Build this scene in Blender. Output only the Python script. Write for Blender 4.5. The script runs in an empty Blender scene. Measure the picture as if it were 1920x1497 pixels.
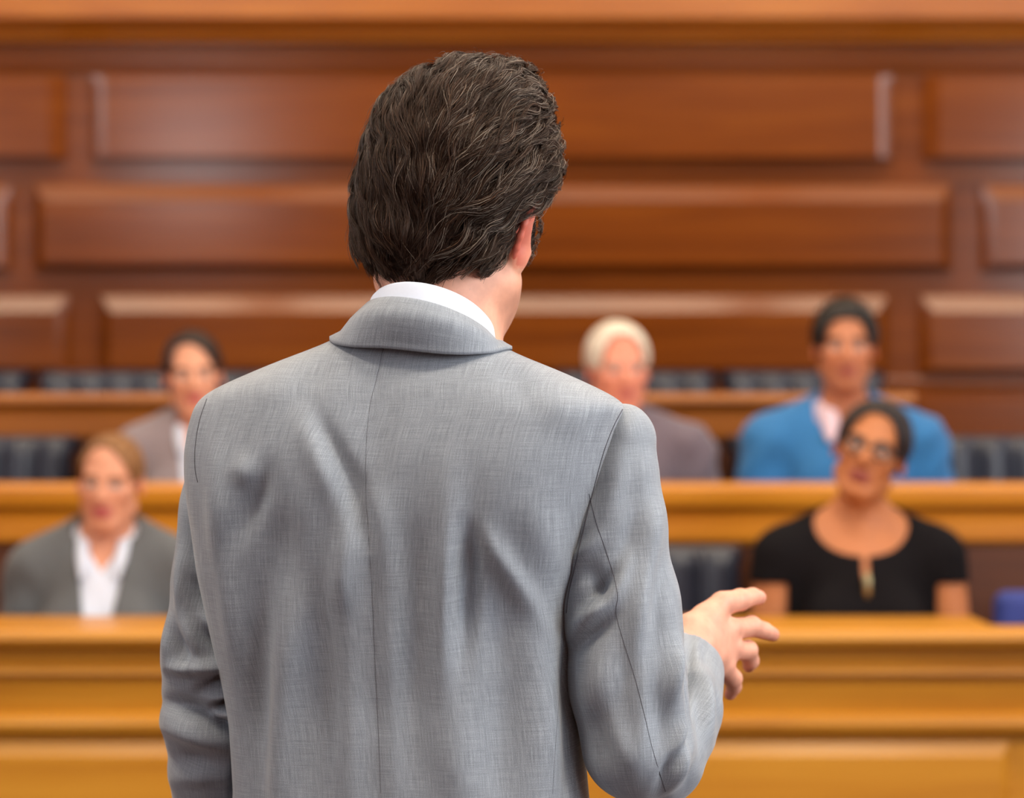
import bpy, math
import numpy as np
from mathutils import Matrix, Vector
from mathutils.bvhtree import BVHTree

SC = bpy.context.scene
COL = SC.collection
RNG = np.random.default_rng(7)
CAM_Z, FPX, CX, CY = 1.48, 4500.0, 960.0, 748.5

def P(px, py, d):
    """a point of the place from its bearing as surveyed on the photograph and its distance d"""
    return np.array([(px - CX) * d / FPX, d, CAM_Z + (CY - py) * d / FPX])

def lin(r, g, b, a=1.0):
    f = lambda c: (c / 255.0 / 12.92) if c / 255.0 <= 0.04045 else ((c / 255.0 + 0.055) / 1.055) ** 2.4
    return (f(r), f(g), f(b), a)

# ------------------------------------------------------------------ objects
def mesh_obj(name, verts, faces, mat=None, parent=None, smooth=True, attrs=None, matidx=None):
    """ONE mesh object. faces: (n,4)/(n,3) int array or list of tuples"""
    me = bpy.data.meshes.new(name)
    verts = np.asarray(verts, dtype=np.float32)
    if isinstance(faces, np.ndarray):
        n, k = faces.shape
        me.vertices.add(len(verts)); me.vertices.foreach_set('co', verts.ravel())
        me.loops.add(n * k); me.loops.foreach_set('vertex_index', faces.astype(np.int32).ravel())
        me.polygons.add(n)
        me.polygons.foreach_set('loop_start', np.arange(0, n * k, k, dtype=np.int32))
        me.update(calc_edges=True)
    else:
        me.from_pydata([tuple(map(float, v)) for v in verts], [], faces)
        me.update()
    if smooth:
        me.polygons.foreach_set('use_smooth', np.ones(len(me.polygons), dtype=bool))
    mats = mat if isinstance(mat, (list, tuple)) else [mat]
    for m in mats:
        if m: me.materials.append(m)
    if matidx is not None:
        me.polygons.foreach_set('material_index', np.asarray(matidx, dtype=np.int32))
    for an, (typ, data) in (attrs or {}).items():
        at = me.attributes.new(an, typ, 'POINT')
        at.data.foreach_set({'FLOAT_COLOR': 'color', 'FLOAT_VECTOR': 'vector', 'FLOAT': 'value'}[typ], np.asarray(data, dtype=np.float32).ravel())
    me.validate()
    o = bpy.data.objects.new(name, me); COL.objects.link(o)
    if parent is not None: o.parent = parent
    return o

def tag(o, label=None, cat=None, group=None, kind=None):
    if label: o['label'] = label
    if cat: o['category'] = cat
    if group: o['group'] = group
    if kind: o['kind'] = kind
    return o

def thing(name, loc, label, cat, group=None, rz=0.0):
    o = bpy.data.objects.new(name, None); COL.objects.link(o)
    o.empty_display_size = 0.1
    o.location = loc; o.rotation_euler = (0, 0, rz)
    return tag(o, label, cat, group)

def copy_tree(o, parent=None):
    c = o.copy(); COL.objects.link(c)
    if parent is not None: c.parent = parent
    for ch in list(o.children): copy_tree(ch, c)
    return c

def shade_auto(o, ang=35):
    me = o.data
    try:
        me.set_sharp_from_angle(angle=math.radians(ang))
    except Exception:
        pass
    return o

class MB:
    """collects rounded boxes, prisms and tubes into one mesh"""
    def __init__(s): s.v = []; s.f = []
    def add(s, v, f):
        b = len(s.v); s.v += [tuple(p) for p in v]; s.f += [tuple(i + b for i in q) for q in f]; return s
    def box(s, x0, x1, y0, y1, z0, z1, bev=0.0):
        if bev <= 0:
            v = [(x, y, z) for x in (x0, x1) for y in (y0, y1) for z in (z0, z1)]
            f = [(0, 1, 3, 2), (4, 6, 7, 5), (0, 4, 5, 1), (2, 3, 7, 6), (0, 2, 6, 4), (1, 5, 7, 3)]
            return s.add(v, f)
        import bmesh
        bm = bmesh.new(); bmesh.ops.create_cube(bm, size=1.0)
        for w in bm.verts:
            w.co = Vector((x0 + (w.co.x + .5) * (x1 - x0), y0 + (w.co.y + .5) * (y1 - y0), z0 + (w.co.z + .5) * (z1 - z0)))
        bmesh.ops.bevel(bm, geom=list(bm.edges), offset=bev, segments=3, profile=0.5, affect='EDGES')
        bm.verts.index_update()
        v = [tuple(w.co) for w in bm.verts]; f = [tuple(w.index for w in q.verts) for q in bm.faces]
        bm.free(); return s.add(v, f)
    def prism_x(s, prof, x0, x1):
        """closed profile of (y,z) points swept from x0 to x1"""
        n = len(prof)
        v = [(x0, y, z) for y, z in prof] + [(x1, y, z) for y, z in prof]
        f = [(i, (i + 1) % n, n + (i + 1) % n, n + i) for i in range(n)] + [tuple(range(n - 1, -1, -1)), tuple(range(n, 2 * n))]
        return s.add(v, f)
    def tube(s, pts, r, n=10):
        v, f = tube_arrays(pts, r, n); return s.add(v.tolist(), [tuple(q) for q in f.tolist()])
    def build(s, name, mat, parent=None, smooth=True, ang=35):
        import bmesh
        o = mesh_obj(name, s.v, s.f, mat, parent, smooth)
        bm = bmesh.new(); bm.from_mesh(o.data); bmesh.ops.recalc_face_normals(bm, faces=bm.faces); bm.to_mesh(o.data); bm.free()
        if smooth: shade_auto(o, ang)
        return o

def tube_arrays(pts, r, n=10):
    pts = np.asarray(pts, float); m = len(pts)
    r = np.full(m, r) if np.isscalar(r) else np.asarray(r, float)
    t = np.gradient(pts, axis=0); t /= np.linalg.norm(t, axis=1, keepdims=True) + 1e-9
    ref = np.array([0, 0, 1.0]) if abs(t[0, 2]) < .9 else np.array([1.0, 0, 0])
    vs = []
    for i in range(m):
        a = np.cross(t[i], ref); a /= np.linalg.norm(a) + 1e-9
        b = np.cross(t[i], a); ref = np.cross(a, t[i])
        ph = np.linspace(0, 2 * np.pi, n, endpoint=False)
        vs.append(pts[i] + r[i] * (np.cos(ph)[:, None] * a + np.sin(ph)[:, None] * b))
    v = np.concatenate(vs + [pts[:1], pts[-1:]]); f = []
    for i in range(m - 1):
        for j in range(n):
            f.append((i * n + j, i * n + (j + 1) % n, (i + 1) * n + (j + 1) % n, (i + 1) * n + j))
    for j in range(n):
        f.append((m * n, (j + 1) % n, j, m * n)[:3] + (j,)) if False else None
    f = np.array(f, int)
    # end caps as fans of quads with the centre point doubled would be degenerate: taper them instead
    v[m * n] = pts[0]; v[m * n + 1] = pts[-1]
    return v[:m * n], f

# ------------------------------------------------------------------ signed distance sculpting
class Field:
    def __init__(s, xs, ys, zs):
        s.ax = [np.asarray(a, np.float32) for a in (xs, ys, zs)]
        s.v = np.full([len(a) for a in s.ax], 1e3, np.float32)
        s.h = max(float(np.min(np.diff(a))) for a in s.ax)
    @staticmethod
    def uniform(lo, hi, h):
        return Field(*[np.arange(lo[i], hi[i] + h, h) for i in range(3)])
    def win(s, lo, hi):
        sl = []
        for a, l, h in zip(s.ax, lo, hi):
            sl.append(slice(max(0, int(np.searchsorted(a, l)) - 1), min(len(a), int(np.searchsorted(a, h)) + 1)))
        g = np.meshgrid(*[a[q] for a, q in zip(s.ax, sl)], indexing='ij', sparse=True)
        return tuple(sl), g
    def op(s, lo, hi, fn, k=0.0, mode='add'):
        m = k + 4 * s.h + .004
        sl, g = s.win(np.asarray(lo) - m, np.asarray(hi) + m)
        a = s.v[sl]
        if a.size == 0: return s
        d = fn(*g).astype(np.float32)
        d = np.broadcast_to(d, a.shape)
        if mode == 'add': r = smin(a, d, k)
        elif mode == 'sub': r = -smin(-a, d, k)
        else: r = -smin(-a, -d, k)
        s.v[sl] = r
        return s
    def capsule(s, a, b, r1, r2=None, k=0.0, mode='add'):
        a, b = np.asarray(a, float), np.asarray(b, float); r2 = r1 if r2 is None else r2
        R = max(r1, r2); lo = np.minimum(a, b) - R; hi = np.maximum(a, b) + R
        ab = b - a; L = float(ab @ ab) + 1e-12
        def fn(x, y, z):
            t = np.clip(((x - a[0]) * ab[0] + (y - a[1]) * ab[1] + (z - a[2]) * ab[2]) / L, 0, 1)
            return np.sqrt((x - a[0] - t * ab[0]) ** 2 + (y - a[1] - t * ab[1]) ** 2 + (z - a[2] - t * ab[2]) ** 2) - (r1 + (r2 - r1) * t)
        return s.op(lo, hi, fn, k, mode)
    def chain(s, pts, rs, k=0.0, mode='add'):
        for i in range(len(pts) - 1): s.capsule(pts[i], pts[i + 1], rs[i], rs[i + 1], k, mode)
        return s
    def ellipsoid(s, c, r, rot=None, k=0.0, mode='add'):
        c = np.asarray(c, float); r = np.asarray(r, float); R = r.max()
        rot = np.eye(3) if rot is None else np.asarray(rot)
        def fn(x, y, z):
            dx, dy, dz = x - c[0], y - c[1], z - c[2]
            q = [(rot[0][i] * dx + rot[1][i] * dy + rot[2][i] * dz) for i in range(3)]
            k0 = np.sqrt(sum((q[i] / r[i]) ** 2 for i in range(3)))
            k1 = np.sqrt(sum((q[i] / r[i] ** 2) ** 2 for i in range(3))) + 1e-6
            return np.where(k0 < .15, -r.min(), k0 * (k0 - 1) / k1)
        return s.op(c - R, c + R, fn, k, mode)
    def mesh(s):
        return surface_nets(s.v, s.ax)

def smin(a, b, k):
    if k <= 0: return np.minimum(a, b)
    h = np.maximum(k - np.abs(a - b), 0) / k
    return np.minimum(a, b) - h * h * (k * .25)

def surface_nets(v, ax):
    ins = v < 0
    c = [ins[i:ins.shape[0] - 1 + i, j:ins.shape[1] - 1 + j, l:ins.shape[2] - 1 + l] for i in (0, 1) for j in (0, 1) for l in (0, 1)]
    allin = c[0].copy(); anyin = c[0].copy()
    for q in c[1:]: allin &= q; anyin |= q
    act = anyin & ~allin
    I, J, K = np.nonzero(act)
    idx = np.full(act.shape, -1, np.int32); idx[I, J, K] = np.arange(len(I))
    corner = {}
    for i in (0, 1):
        for j in (0, 1):
            for l in (0, 1): corner[i, j, l] = v[I + i, J + j, K + l]
    acc = np.zeros((len(I), 3)); cnt = np.zeros(len(I))
    cs = list(corner)
    for p in cs:
        for d in range(3):
            if p[d] == 0:
                q = list(p); q[d] = 1; q = tuple(q)
                a, b = corner[p], corner[q]
                m = (a < 0) != (b < 0)
                t = np.where(m, a / np.where(m, a - b, 1), 0)
                pt = np.zeros((len(I), 3)); pt[:] = p; pt[:, d] = t
                acc += pt * m[:, None]; cnt += m
    loc = acc / cnt[:, None]
    out = np.empty((len(I), 3))
    for d, ind in enumerate((I, J, K)):
        a = ax[d]; out[:, d] = a[ind] + loc[:, d] * (a[ind + 1] - a[ind])
    quads = []
    n = v.shape
    for d in range(3):
        e, f = [(1, 2), (2, 0), (0, 1)][d]
        sl0 = [slice(1, -1)] * 3; sl1 = [slice(1, -1)] * 3
        sl0[d] = slice(0, n[d] - 1); sl1[d] = slice(1, n[d])
        A, B = ins[tuple(sl0)], ins[tuple(sl1)]
        pos = np.array(np.nonzero(A != B)).T
        sign = A[tuple(pos.T)]
        base = pos.copy()
        for q in range(3):
            if q != d: base[:, q] += 1
        def cell(de, df):
            w = base.copy(); w[:, e] += de; w[:, f] += df
            return idx[w[:, 0], w[:, 1], w[:, 2]]
        q = np.stack([cell(-1, -1), cell(0, -1), cell(0, 0), cell(-1, 0)], 1)
        q[~sign] = q[~sign][:, ::-1]
        quads.append(q)
    f = np.concatenate(quads); f = f[(f >= 0).all(1)]
    return out, f

def normals(v, f):
    a, b, c, d = (v[f[:, i]] for i in range(4))
    fn = np.cross(c - a, d - b)
    n = np.zeros_like(v)
    for i in range(4): np.add.at(n, f[:, i], fn)
    return n / (np.linalg.norm(n, axis=1, keepdims=True) + 1e-12)

def relax(v, f, it=2, w=.5):
    e = np.concatenate([f[:, [i, (i + 1) % 4]] for i in range(4)])
    cnt = np.bincount(e[:, 0], minlength=len(v)) + 1e-9
    for _ in range(it):
        s = np.stack([np.bincount(e[:, 0], weights=v[e[:, 1], i], minlength=len(v)) for i in range(3)], 1)
        v = v + w * (s / cnt[:, None] - v)
    return v

def rot_xyz(rx=0, ry=0, rz=0):
    return np.array(Matrix.Rotation(rz, 3, 'Z') @ Matrix.Rotation(ry, 3, 'Y') @ Matrix.Rotation(rx, 3, 'X'))

def folds(px, py, fl):
    """sum of soft ridges and valleys; each (x0,y0,x1,y1,width,height_mm)"""
    out = np.zeros_like(px)
    for x0, y0, x1, y1, sg, am in fl:
        L = math.hypot(x1 - x0, y1 - y0); ux, uy = (x1 - x0) / L, (y1 - y0) / L
        qx, qy = px - (x0 + x1) / 2, py - (y0 + y1) / 2
        al, pe = qx * ux + qy * uy, -qx * uy + qy * ux
        out += am * .001 * np.exp(-(pe / (sg * 1.1)) ** 2 - np.abs(al / (.56 * L + .35 * sg)) ** 2.2)
    return out
# ------------------------------------------------------------------ materials
def new_mat(name):
    m = bpy.data.materials.new(name); m.use_nodes = True
    nt = m.node_tree; nt.nodes.clear()
    out = nt.nodes.new('ShaderNodeOutputMaterial'); b = nt.nodes.new('ShaderNodeBsdfPrincipled')
    nt.links.new(b.outputs[0], out.inputs[0])
    return m, nt, b

def setp(b, **k):
    for n, v in k.items():
        key = {'color': 'Base Color', 'rough': 'Roughness', 'spec': 'Specular IOR Level', 'metal': 'Metallic', 'sheen': 'Sheen Weight',
               'sheen_rough': 'Sheen Roughness', 'coat': 'Coat Weight', 'coat_rough': 'Coat Roughness', 'sss': 'Subsurface Weight',
               'emit': 'Emission Color', 'emit_s': 'Emission Strength', 'trans': 'Transmission Weight', 'ior': 'IOR', 'alpha': 'Alpha'}[n]
        b.inputs[key].default_value = v
    return b

def noise(nt, vec, scale, detail=4, rough=.55, dist=0.0):
    n = nt.nodes.new('ShaderNodeTexNoise'); n.inputs['Scale'].default_value = scale
    n.inputs['Detail'].default_value = detail; n.inputs['Roughness'].default_value = rough; n.inputs['Distortion'].default_value = dist
    if vec is not None: nt.links.new(vec, n.inputs['Vector'])
    return n.outputs['Fac']

def mapping(nt, src, scale, loc=(0, 0, 0), rot=(0, 0, 0)):
    m = nt.nodes.new('ShaderNodeMapping'); m.inputs['Scale'].default_value = scale; m.inputs['Location'].default_value = loc; m.inputs['Rotation'].default_value = rot
    nt.links.new(src, m.inputs['Vector']); return m.outputs[0]

def ramp(nt, fac, stops):
    r = nt.nodes.new('ShaderNodeValToRGB'); cr = r.color_ramp
    while len(cr.elements) < len(stops): cr.elements.new(.5)
    for e, (p, c) in zip(cr.elements, stops): e.position = p; e.color = c
    nt.links.new(fac, r.inputs[0]); return r.outputs[0]

def mix(nt, fac, a, b, mode='MIX'):
    m = nt.nodes.new('ShaderNodeMix'); m.data_type = 'RGBA'; m.blend_type = mode
    for s, val in ((0, fac), (6, a), (7, b)):
        if hasattr(val, 'type') and hasattr(val, 'links'): nt.links.new(val, m.inputs[s])
        else: m.inputs[s].default_value = val
    return m.outputs[2]

def math_n(nt, op, a, b=None):
    m = nt.nodes.new('ShaderNodeMath'); m.operation = op
    for i, v in enumerate((a, b)):
        if v is None: continue
        if hasattr(v, 'links'): nt.links.new(v, m.inputs[i])
        else: m.inputs[i].default_value = v
    return m.outputs[0]

def bump(nt, b, h, strength=.2, dist=.002):
    n = nt.nodes.new('ShaderNodeBump'); n.inputs['Strength'].default_value = strength; n.inputs['Distance'].default_value = dist
    nt.links.new(h, n.inputs['Height']); nt.links.new(n.outputs[0], b.inputs['Normal']); return n

def wood(name, dark, mid, light, rough=.34, coat=.25, grain_z=1.0, spec=.5):
    m, nt, b = new_mat(name)
    tc = nt.nodes.new('ShaderNodeTexCoord')
    v = mapping(nt, tc.outputs['Object'], (.55, 9, 9 * grain_z))
    g1 = noise(nt, v, 1.6, 5, .6, .6)
    g2 = noise(nt, mapping(nt, tc.outputs['Object'], (1.3, 60, 60)), 1.0, 3, .6, .2)
    big = noise(nt, mapping(nt, tc.outputs['Object'], (.7, 1.5, 1.8)), 1.3, 2, .5)
    f = math_n(nt, 'ADD', math_n(nt, 'MULTIPLY', g1, .55), math_n(nt, 'ADD', math_n(nt, 'MULTIPLY', g2, .2), math_n(nt, 'MULTIPLY', big, .25)))
    nt.links.new(ramp(nt, f, [(.3, dark), (.5, mid), (.7, light)]), b.inputs['Base Color'])
    setp(b, rough=rough, coat=coat, coat_rough=.12, spec=spec)
    bump(nt, b, g2, .08, .001)
    return m

def plain(name, col, rough=.5, var=.12, scale=30, **k):
    m, nt, b = new_mat(name)
    tc = nt.nodes.new('ShaderNodeTexCoord')
    n = noise(nt, tc.outputs['Object'], scale, 4)
    lo = tuple(c * (1 - var) for c in col[:3]) + (1,); hi = tuple(min(1, c * (1 + var)) for c in col[:3]) + (1,)
    nt.links.new(ramp(nt, n, [(.3, lo), (.7, hi)]), b.inputs['Base Color'])
    setp(b, rough=rough, **k)
    return m

def cloth_attr(name, base, light, dark, sheen=.25, thread=1.0):
    """woven suiting: fine warp and weft slubs laid along the garment's own weave coordinate (metres)"""
    m, nt, b = new_mat(name)
    at = nt.nodes.new('ShaderNodeAttribute'); at.attribute_name = 'weave'
    warp = noise(nt, mapping(nt, at.outputs['Vector'], (1700 / thread, 46, 0)), 1.0, 2, .5)
    weft = noise(nt, mapping(nt, at.outputs['Vector'], (34, 1400 / thread, 0), (3.1, 7.7, 0)), 1.0, 2, .5)
    fine = noise(nt, mapping(nt, at.outputs['Vector'], (1500 / thread, 1500 / thread, 0)), 1.0, 1, .5)
    slub = noise(nt, mapping(nt, at.outputs['Vector'], (640 / thread, 10, 0), (1.3, 0, 0)), 1.0, 2, .5)
    s = math_n(nt, 'ADD', math_n(nt, 'ADD', math_n(nt, 'MULTIPLY', warp, .28), math_n(nt, 'MULTIPLY', weft, .22)), math_n(nt, 'ADD', math_n(nt, 'MULTIPLY', fine, .36), math_n(nt, 'MULTIPLY', slub, .14)))
    nt.links.new(ramp(nt, s, [(.34, dark), (.5, base), (.64, light)]), b.inputs['Base Color'])
    setp(b, rough=.62, spec=.35, sheen=sheen, sheen_rough=.45)
    bump(nt, b, s, .22, .0006)
    return m

def skin_mat(name, rough=.5, sss=.12):
    m, nt, b = new_mat(name)
    at = nt.nodes.new('ShaderNodeAttribute'); at.attribute_name = 'tone'
    tc = nt.nodes.new('ShaderNodeTexCoord')
    n = noise(nt, tc.outputs['Object'], 60, 4); n2 = noise(nt, tc.outputs['Object'], 900, 2)
    c = mix(nt, 1.0, at.outputs['Color'], ramp(nt, n, [(.3, (.9, .86, .85, 1)), (.7, (1.06, 1.03, 1.02, 1))]), 'MULTIPLY')
    nt.links.new(c, b.inputs['Base Color'])
    setp(b, rough=rough, spec=.4, sss=sss)
    b.inputs['Subsurface Radius'].default_value = (.012, .005, .003); b.inputs['Subsurface Scale'].default_value = 1.0
    bump(nt, b, n2, .06, .0005)
    return m

def hair_mat(name):
    m, nt, b = new_mat(name)
    at = nt.nodes.new('ShaderNodeAttribute'); at.attribute_name = 'tone'
    nt.links.new(at.outputs['Color'], b.inputs['Base Color'])
    setp(b, rough=.40, spec=.40); b.inputs['Specular Tint'].default_value = (.80, .62, .50, 1)
    return m

def hair_cap_mat(name, dark, light, scale=(60, 60, 12)):
    m, nt, b = new_mat(name)
    tc = nt.nodes.new('ShaderNodeTexCoord')
    n = noise(nt, mapping(nt, tc.outputs['Object'], scale), 2.0, 4)
    nt.links.new(ramp(nt, n, [(.35, dark), (.65, light)]), b.inputs['Base Color'])
    setp(b, rough=.5, spec=.4); bump(nt, b, n, .6, .004)
    return m

M = {}
M['bench'] = wood('honey oak', lin(162, 96, 16), lin(192, 127, 30), lin(208, 145, 44), .42, .12)
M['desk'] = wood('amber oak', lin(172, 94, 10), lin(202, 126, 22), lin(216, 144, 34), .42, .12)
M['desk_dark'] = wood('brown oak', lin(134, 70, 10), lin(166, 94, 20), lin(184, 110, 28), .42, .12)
M['wall'] = wood('red brown mahogany', lin(88, 40, 5), lin(118, 58, 11), lin(138, 74, 18), .18, .06, 1.0, .45)
M['cornice'] = wood('golden brown cornice', lin(128, 66, 14), lin(166, 94, 24), lin(190, 118, 36), .32, .25)
M['plaster'] = plain('cream plaster', lin(225, 215, 200), .8, .03, 6)
M['ceiling'] = plain('white ceiling', lin(238, 236, 230), .85, .02, 4)
M['carpet'] = plain('dark carpet', lin(70, 50, 44), .95, .3, 180)
M['platform'] = wood('platform boards', lin(70, 34, 12), lin(92, 46, 18), lin(108, 58, 24), .5, .05)
M['leather'] = plain('navy leather', lin(42, 46, 60), .33, .15, 14, spec=.55)
M['blue_cloth'] = plain('bright blue upholstery', lin(44, 58, 132), .7, .1, 60)
M['metal'] = plain('dark metal', lin(60, 60, 62), .35, .05, 20, metal=.9)
M['brass'] = plain('pale brass', lin(176, 160, 120), .3, .05, 20, metal=.9)
M['frame_white'] = plain('white painted frame', lin(230, 228, 222), .5, .02, 8)
M['suit'] = cloth_attr('grey suiting', lin(133, 139, 147), lin(166, 172, 180), lin(99, 104, 111))
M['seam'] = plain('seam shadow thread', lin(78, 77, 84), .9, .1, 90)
M['lining'] = plain('dark lining', lin(60, 56, 62), .5, .1, 50)
M['shirt_white'] = plain('white cotton', lin(206, 213, 228), .75, .015, 300)
M['trouser'] = plain('charcoal trouser wool', lin(70, 70, 76), .8, .1, 200)
M['shoe'] = plain('black shoe leather', lin(28, 25, 24), .35, .1, 40)
M['skin'] = skin_mat('skin')
M['skin_far'] = skin_mat('skin of seated people', .55, 0.0)
M['hair'] = hair_mat('brown hair')
M['hair_base'] = plain('hair underlayer', lin(34, 24, 20), .8, .3, 60)
APERTURE = .025; EXPOSURE = 0.0
# ------------------------------------------------------------------ the setting
def struct(o): o['kind'] = 'structure'; return o
RX, RY0, RY1, RZ = 4.2, -3.6, 8.05, 4.6

def slab(name, a, mat): return struct(MB().box(*a).build(name, mat, None, False))
slab('floor', (-RX, RX, RY0, RY1, -.1, 0), M['carpet'])
slab('ceiling', (-RX, RX, RY0, RY1, RZ, RZ + .1), M['ceiling'])

def wall_with_holes(name, axis, pos, thick, u0, u1, holes, mat, zs=(0, RZ)):
    """a wall with window openings; axis 'x' = wall in the yz plane at x=pos"""
    us = sorted({u0, u1} | {h[0] for h in holes} | {h[1] for h in holes}); zz = sorted({*zs} | {h[2] for h in holes} | {h[3] for h in holes})
    mb = MB()
    for i in range(len(us) - 1):
        for j in range(len(zz) - 1):
            uc, zc = (us[i] + us[i + 1]) / 2, (zz[j] + zz[j + 1]) / 2
            if any(h[0] < uc < h[1] and h[2] < zc < h[3] for h in holes): continue
            if axis == 'x': mb.box(pos, pos + thick, us[i], us[i + 1], zz[j], zz[j + 1])
            else: mb.box(us[i], us[i + 1], pos, pos + thick, zz[j], zz[j + 1])
    return struct(mb.build(name, mat, None, False))

WIN_R = [(-2.6, -.8, 1.3, 3.9), (-.2, 1.6, 1.3, 3.9), (2.2, 4.0, 1.3, 3.9), (6.75, 7.75, 1.9, 3.7)]
WIN_L = [(-2.2, -.4, 1.5, 3.9), (1.6, 3.2, 1.5, 3.9), (6.9, 7.7, 2.1, 3.7)]
WIN_B = [(-3.0, -2.2, 3.0, 4.0)]
wall_with_holes('wall_right', 'x', RX, .2, RY0, RY1, WIN_R, M['wall'])
wall_with_holes('wall_left', 'x', -RX - .2, .2, RY0, RY1, WIN_L, M['wall'])
wall_with_holes('wall_rear', 'y', RY0 - .2, .2, -RX, RX, WIN_B, M['wall'])

def sky_pane():
    m, nt, b = new_mat('daylit window glass')
    setp(b, color=(.8, .85, .9, 1), rough=.05, emit=(.86, .93, 1, 1), emit_s=2.0); return m
M['pane'] = sky_pane()
wn = [0]
def window(axis, pos, h, power):
    wn[0] += 1
    u0, u1, z0, z1 = h; d = .05
    fr = MB()
    def bar(a0, a1, b0, b1):
        if axis == 'x': fr.box(pos - d / 2, pos + d / 2, a0, a1, b0, b1)
        else: fr.box(a0, a1, pos - d / 2, pos + d / 2, b0, b1)
    w = .06
    bar(u0, u1, z0, z0 + w); bar(u0, u1, z1 - w, z1); bar(u0, u0 + w, z0, z1); bar(u1 - w, u1, z0, z1)
    bar((u0 + u1) / 2 - .02, (u0 + u1) / 2 + .02, z0, z1); bar(u0, u1, (z0 + z1) / 2 - .02, (z0 + z1) / 2 + .02)
    o = struct(fr.build('window_%d' % wn[0], M['frame_white'], None, False))
    sgn = 1 if pos > 0 else -1
    p = MB()
    q = pos + sgn * .06
    if axis == 'x': p.box(q - .004, q + .004, u0, u1, z0, z1)
    else: p.box(u0, u1, q - .004, q + .004, z0, z1)
    p.build('pane', M['pane'], o, False)
    L = bpy.data.lights.new('daylight', 'AREA'); L.shape = 'RECTANGLE'; L.size = u1 - u0 - .1; L.size_y = z1 - z0 - .1
    L.energy = power; L.color = (.88, .94, 1.0)
    lo = bpy.data.objects.new('daylight', L); COL.objects.link(lo)
    uc, zc = (u0 + u1) / 2, (z0 + z1) / 2; q = pos - sgn * .05
    lo.location = (q, uc, zc) if axis == 'x' else (uc, q, zc)
    aim = Vector((-sgn, 0, 0)) if axis == 'x' else Vector((0, -sgn, 0))
    lo.rotation_euler = aim.to_track_quat('-Z', 'Z').to_euler()
    return o
PW = dict(R=(85, 125, 38, 18), L=(20, 12, 16), B=(20,))
for h, e in zip(WIN_R, PW['R']): window('x', RX + .05, h, e)
for h, e in zip(WIN_L, PW['L']): window('x', -RX - .05, h, e)
for h, e in zip(WIN_B, PW['B']): window('y', RY0 - .05, h, e)

# recessed ceiling lamps
def lamp_glow():
    m, nt, b = new_mat('lamp diffuser'); setp(b, color=(1, .95, .88, 1), emit=(1, .9, .76, 1), emit_s=3.0); return m
M['lamp'] = lamp_glow()
LAMPS = [(-2.2, 3.9, 46, .62, .62, 'square recessed ceiling light over the near bench, far side from his hand'), (0.2, 3.9, 46, .62, .62, 'square recessed ceiling light over the middle of the near bench'),
    (2.4, 3.9, 46, .62, .62, 'square recessed ceiling light over the near bench, on his hand side'), (-2.2, 6.88, 34, 2.0, .42, 'long ceiling light before the panelled wall, far side from his hand'),
    (0.0, 6.88, 34, 2.0, .42, 'long ceiling light before the middle of the panelled wall'), (2.2, 6.88, 34, 2.0, .42, 'long ceiling light before the panelled wall, on his hand side'),
    (-1.5, 1.3, 66, .62, .62, 'square recessed ceiling light above the speaker, far side from his hand'), (1.4, 1.3, 98, .62, .62, 'square recessed ceiling light above the speaker, on his hand side')]
for x, y, e, wx_, wy_, lab in LAMPS:
    t = thing('ceiling_light', (x, y, RZ), lab, 'ceiling light', 'long ceiling lights' if wx_ > 1 else 'square ceiling lights')
    a, b = wx_ / 2, wy_ / 2
    MB().box(-a - .05, a + .05, -b - .05, b + .05, -.03, 0, .008).build('frame', M['frame_white'], t)
    MB().box(-a - .01, a + .01, -b - .01, b + .01, -.036, -.028).build('diffuser', M['lamp'], t, False)
    L = bpy.data.lights.new('lamp_glow', 'AREA'); L.shape = 'RECTANGLE'; L.size = wx_; L.size_y = wy_; L.energy = e; L.color = (1, .80, .55) if wx_ > 1 else (1, .87, .70)
    lo = bpy.data.objects.new('lamp_glow', L); COL.objects.link(lo); lo.location = (x, y, RZ - .06)

# ------------------------------------------------------------------ panelled wall behind the benches
WD = 8.05
wz = lambda py: CAM_Z + (CY - py) * WD / FPX
wx = lambda px: (px - CX) * WD / FPX
wb = struct(MB().box(-RX, RX, WD, WD + .2, 0, RZ).build('wall_back', M['wall'], None, False))

def raised_panel(x0, x1, z0, z1, yb, proj=.05, bev=.05, lip=.014, parent=None, mat=None, name='raised_panel', bot=None):
    """a fielded panel: flat lip, chamfered margin, flat field; standing proud of the plane y=yb towards -y"""
    bb = bev if bot is None else bot
    r = [(x0, x1, z0, z1, 0), (x0, x1, z0, z1, proj * .55), (x0 + lip, x1 - lip, z0 + lip, z1 - lip, proj), ]
    r += [(x0 + lip + bev, x1 - lip - bev, z0 + lip + bb, z1 - lip - bev, proj * .62), (x0 + lip + bev + .006, x1 - lip - bev - .006, z0 + lip + bb + .006, z1 - lip - bev - .006, proj * .62)]
    v, f = [], []
    for a, b, c, d, o in r: v += [(a, yb - o, c), (b, yb - o, c), (b, yb - o, d), (a, yb - o, d)]
    for i in range(len(r) - 1):
        for j in range(4): f.append((i * 4 + j, i * 4 + (j + 1) % 4, i * 4 + 4 + (j + 1) % 4, i * 4 + 4 + j))
    f.append(tuple(range(len(v) - 4, len(v))))
    o = MB().add(v, f).build(name, mat or M['wall'], parent, False)
    return o

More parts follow.
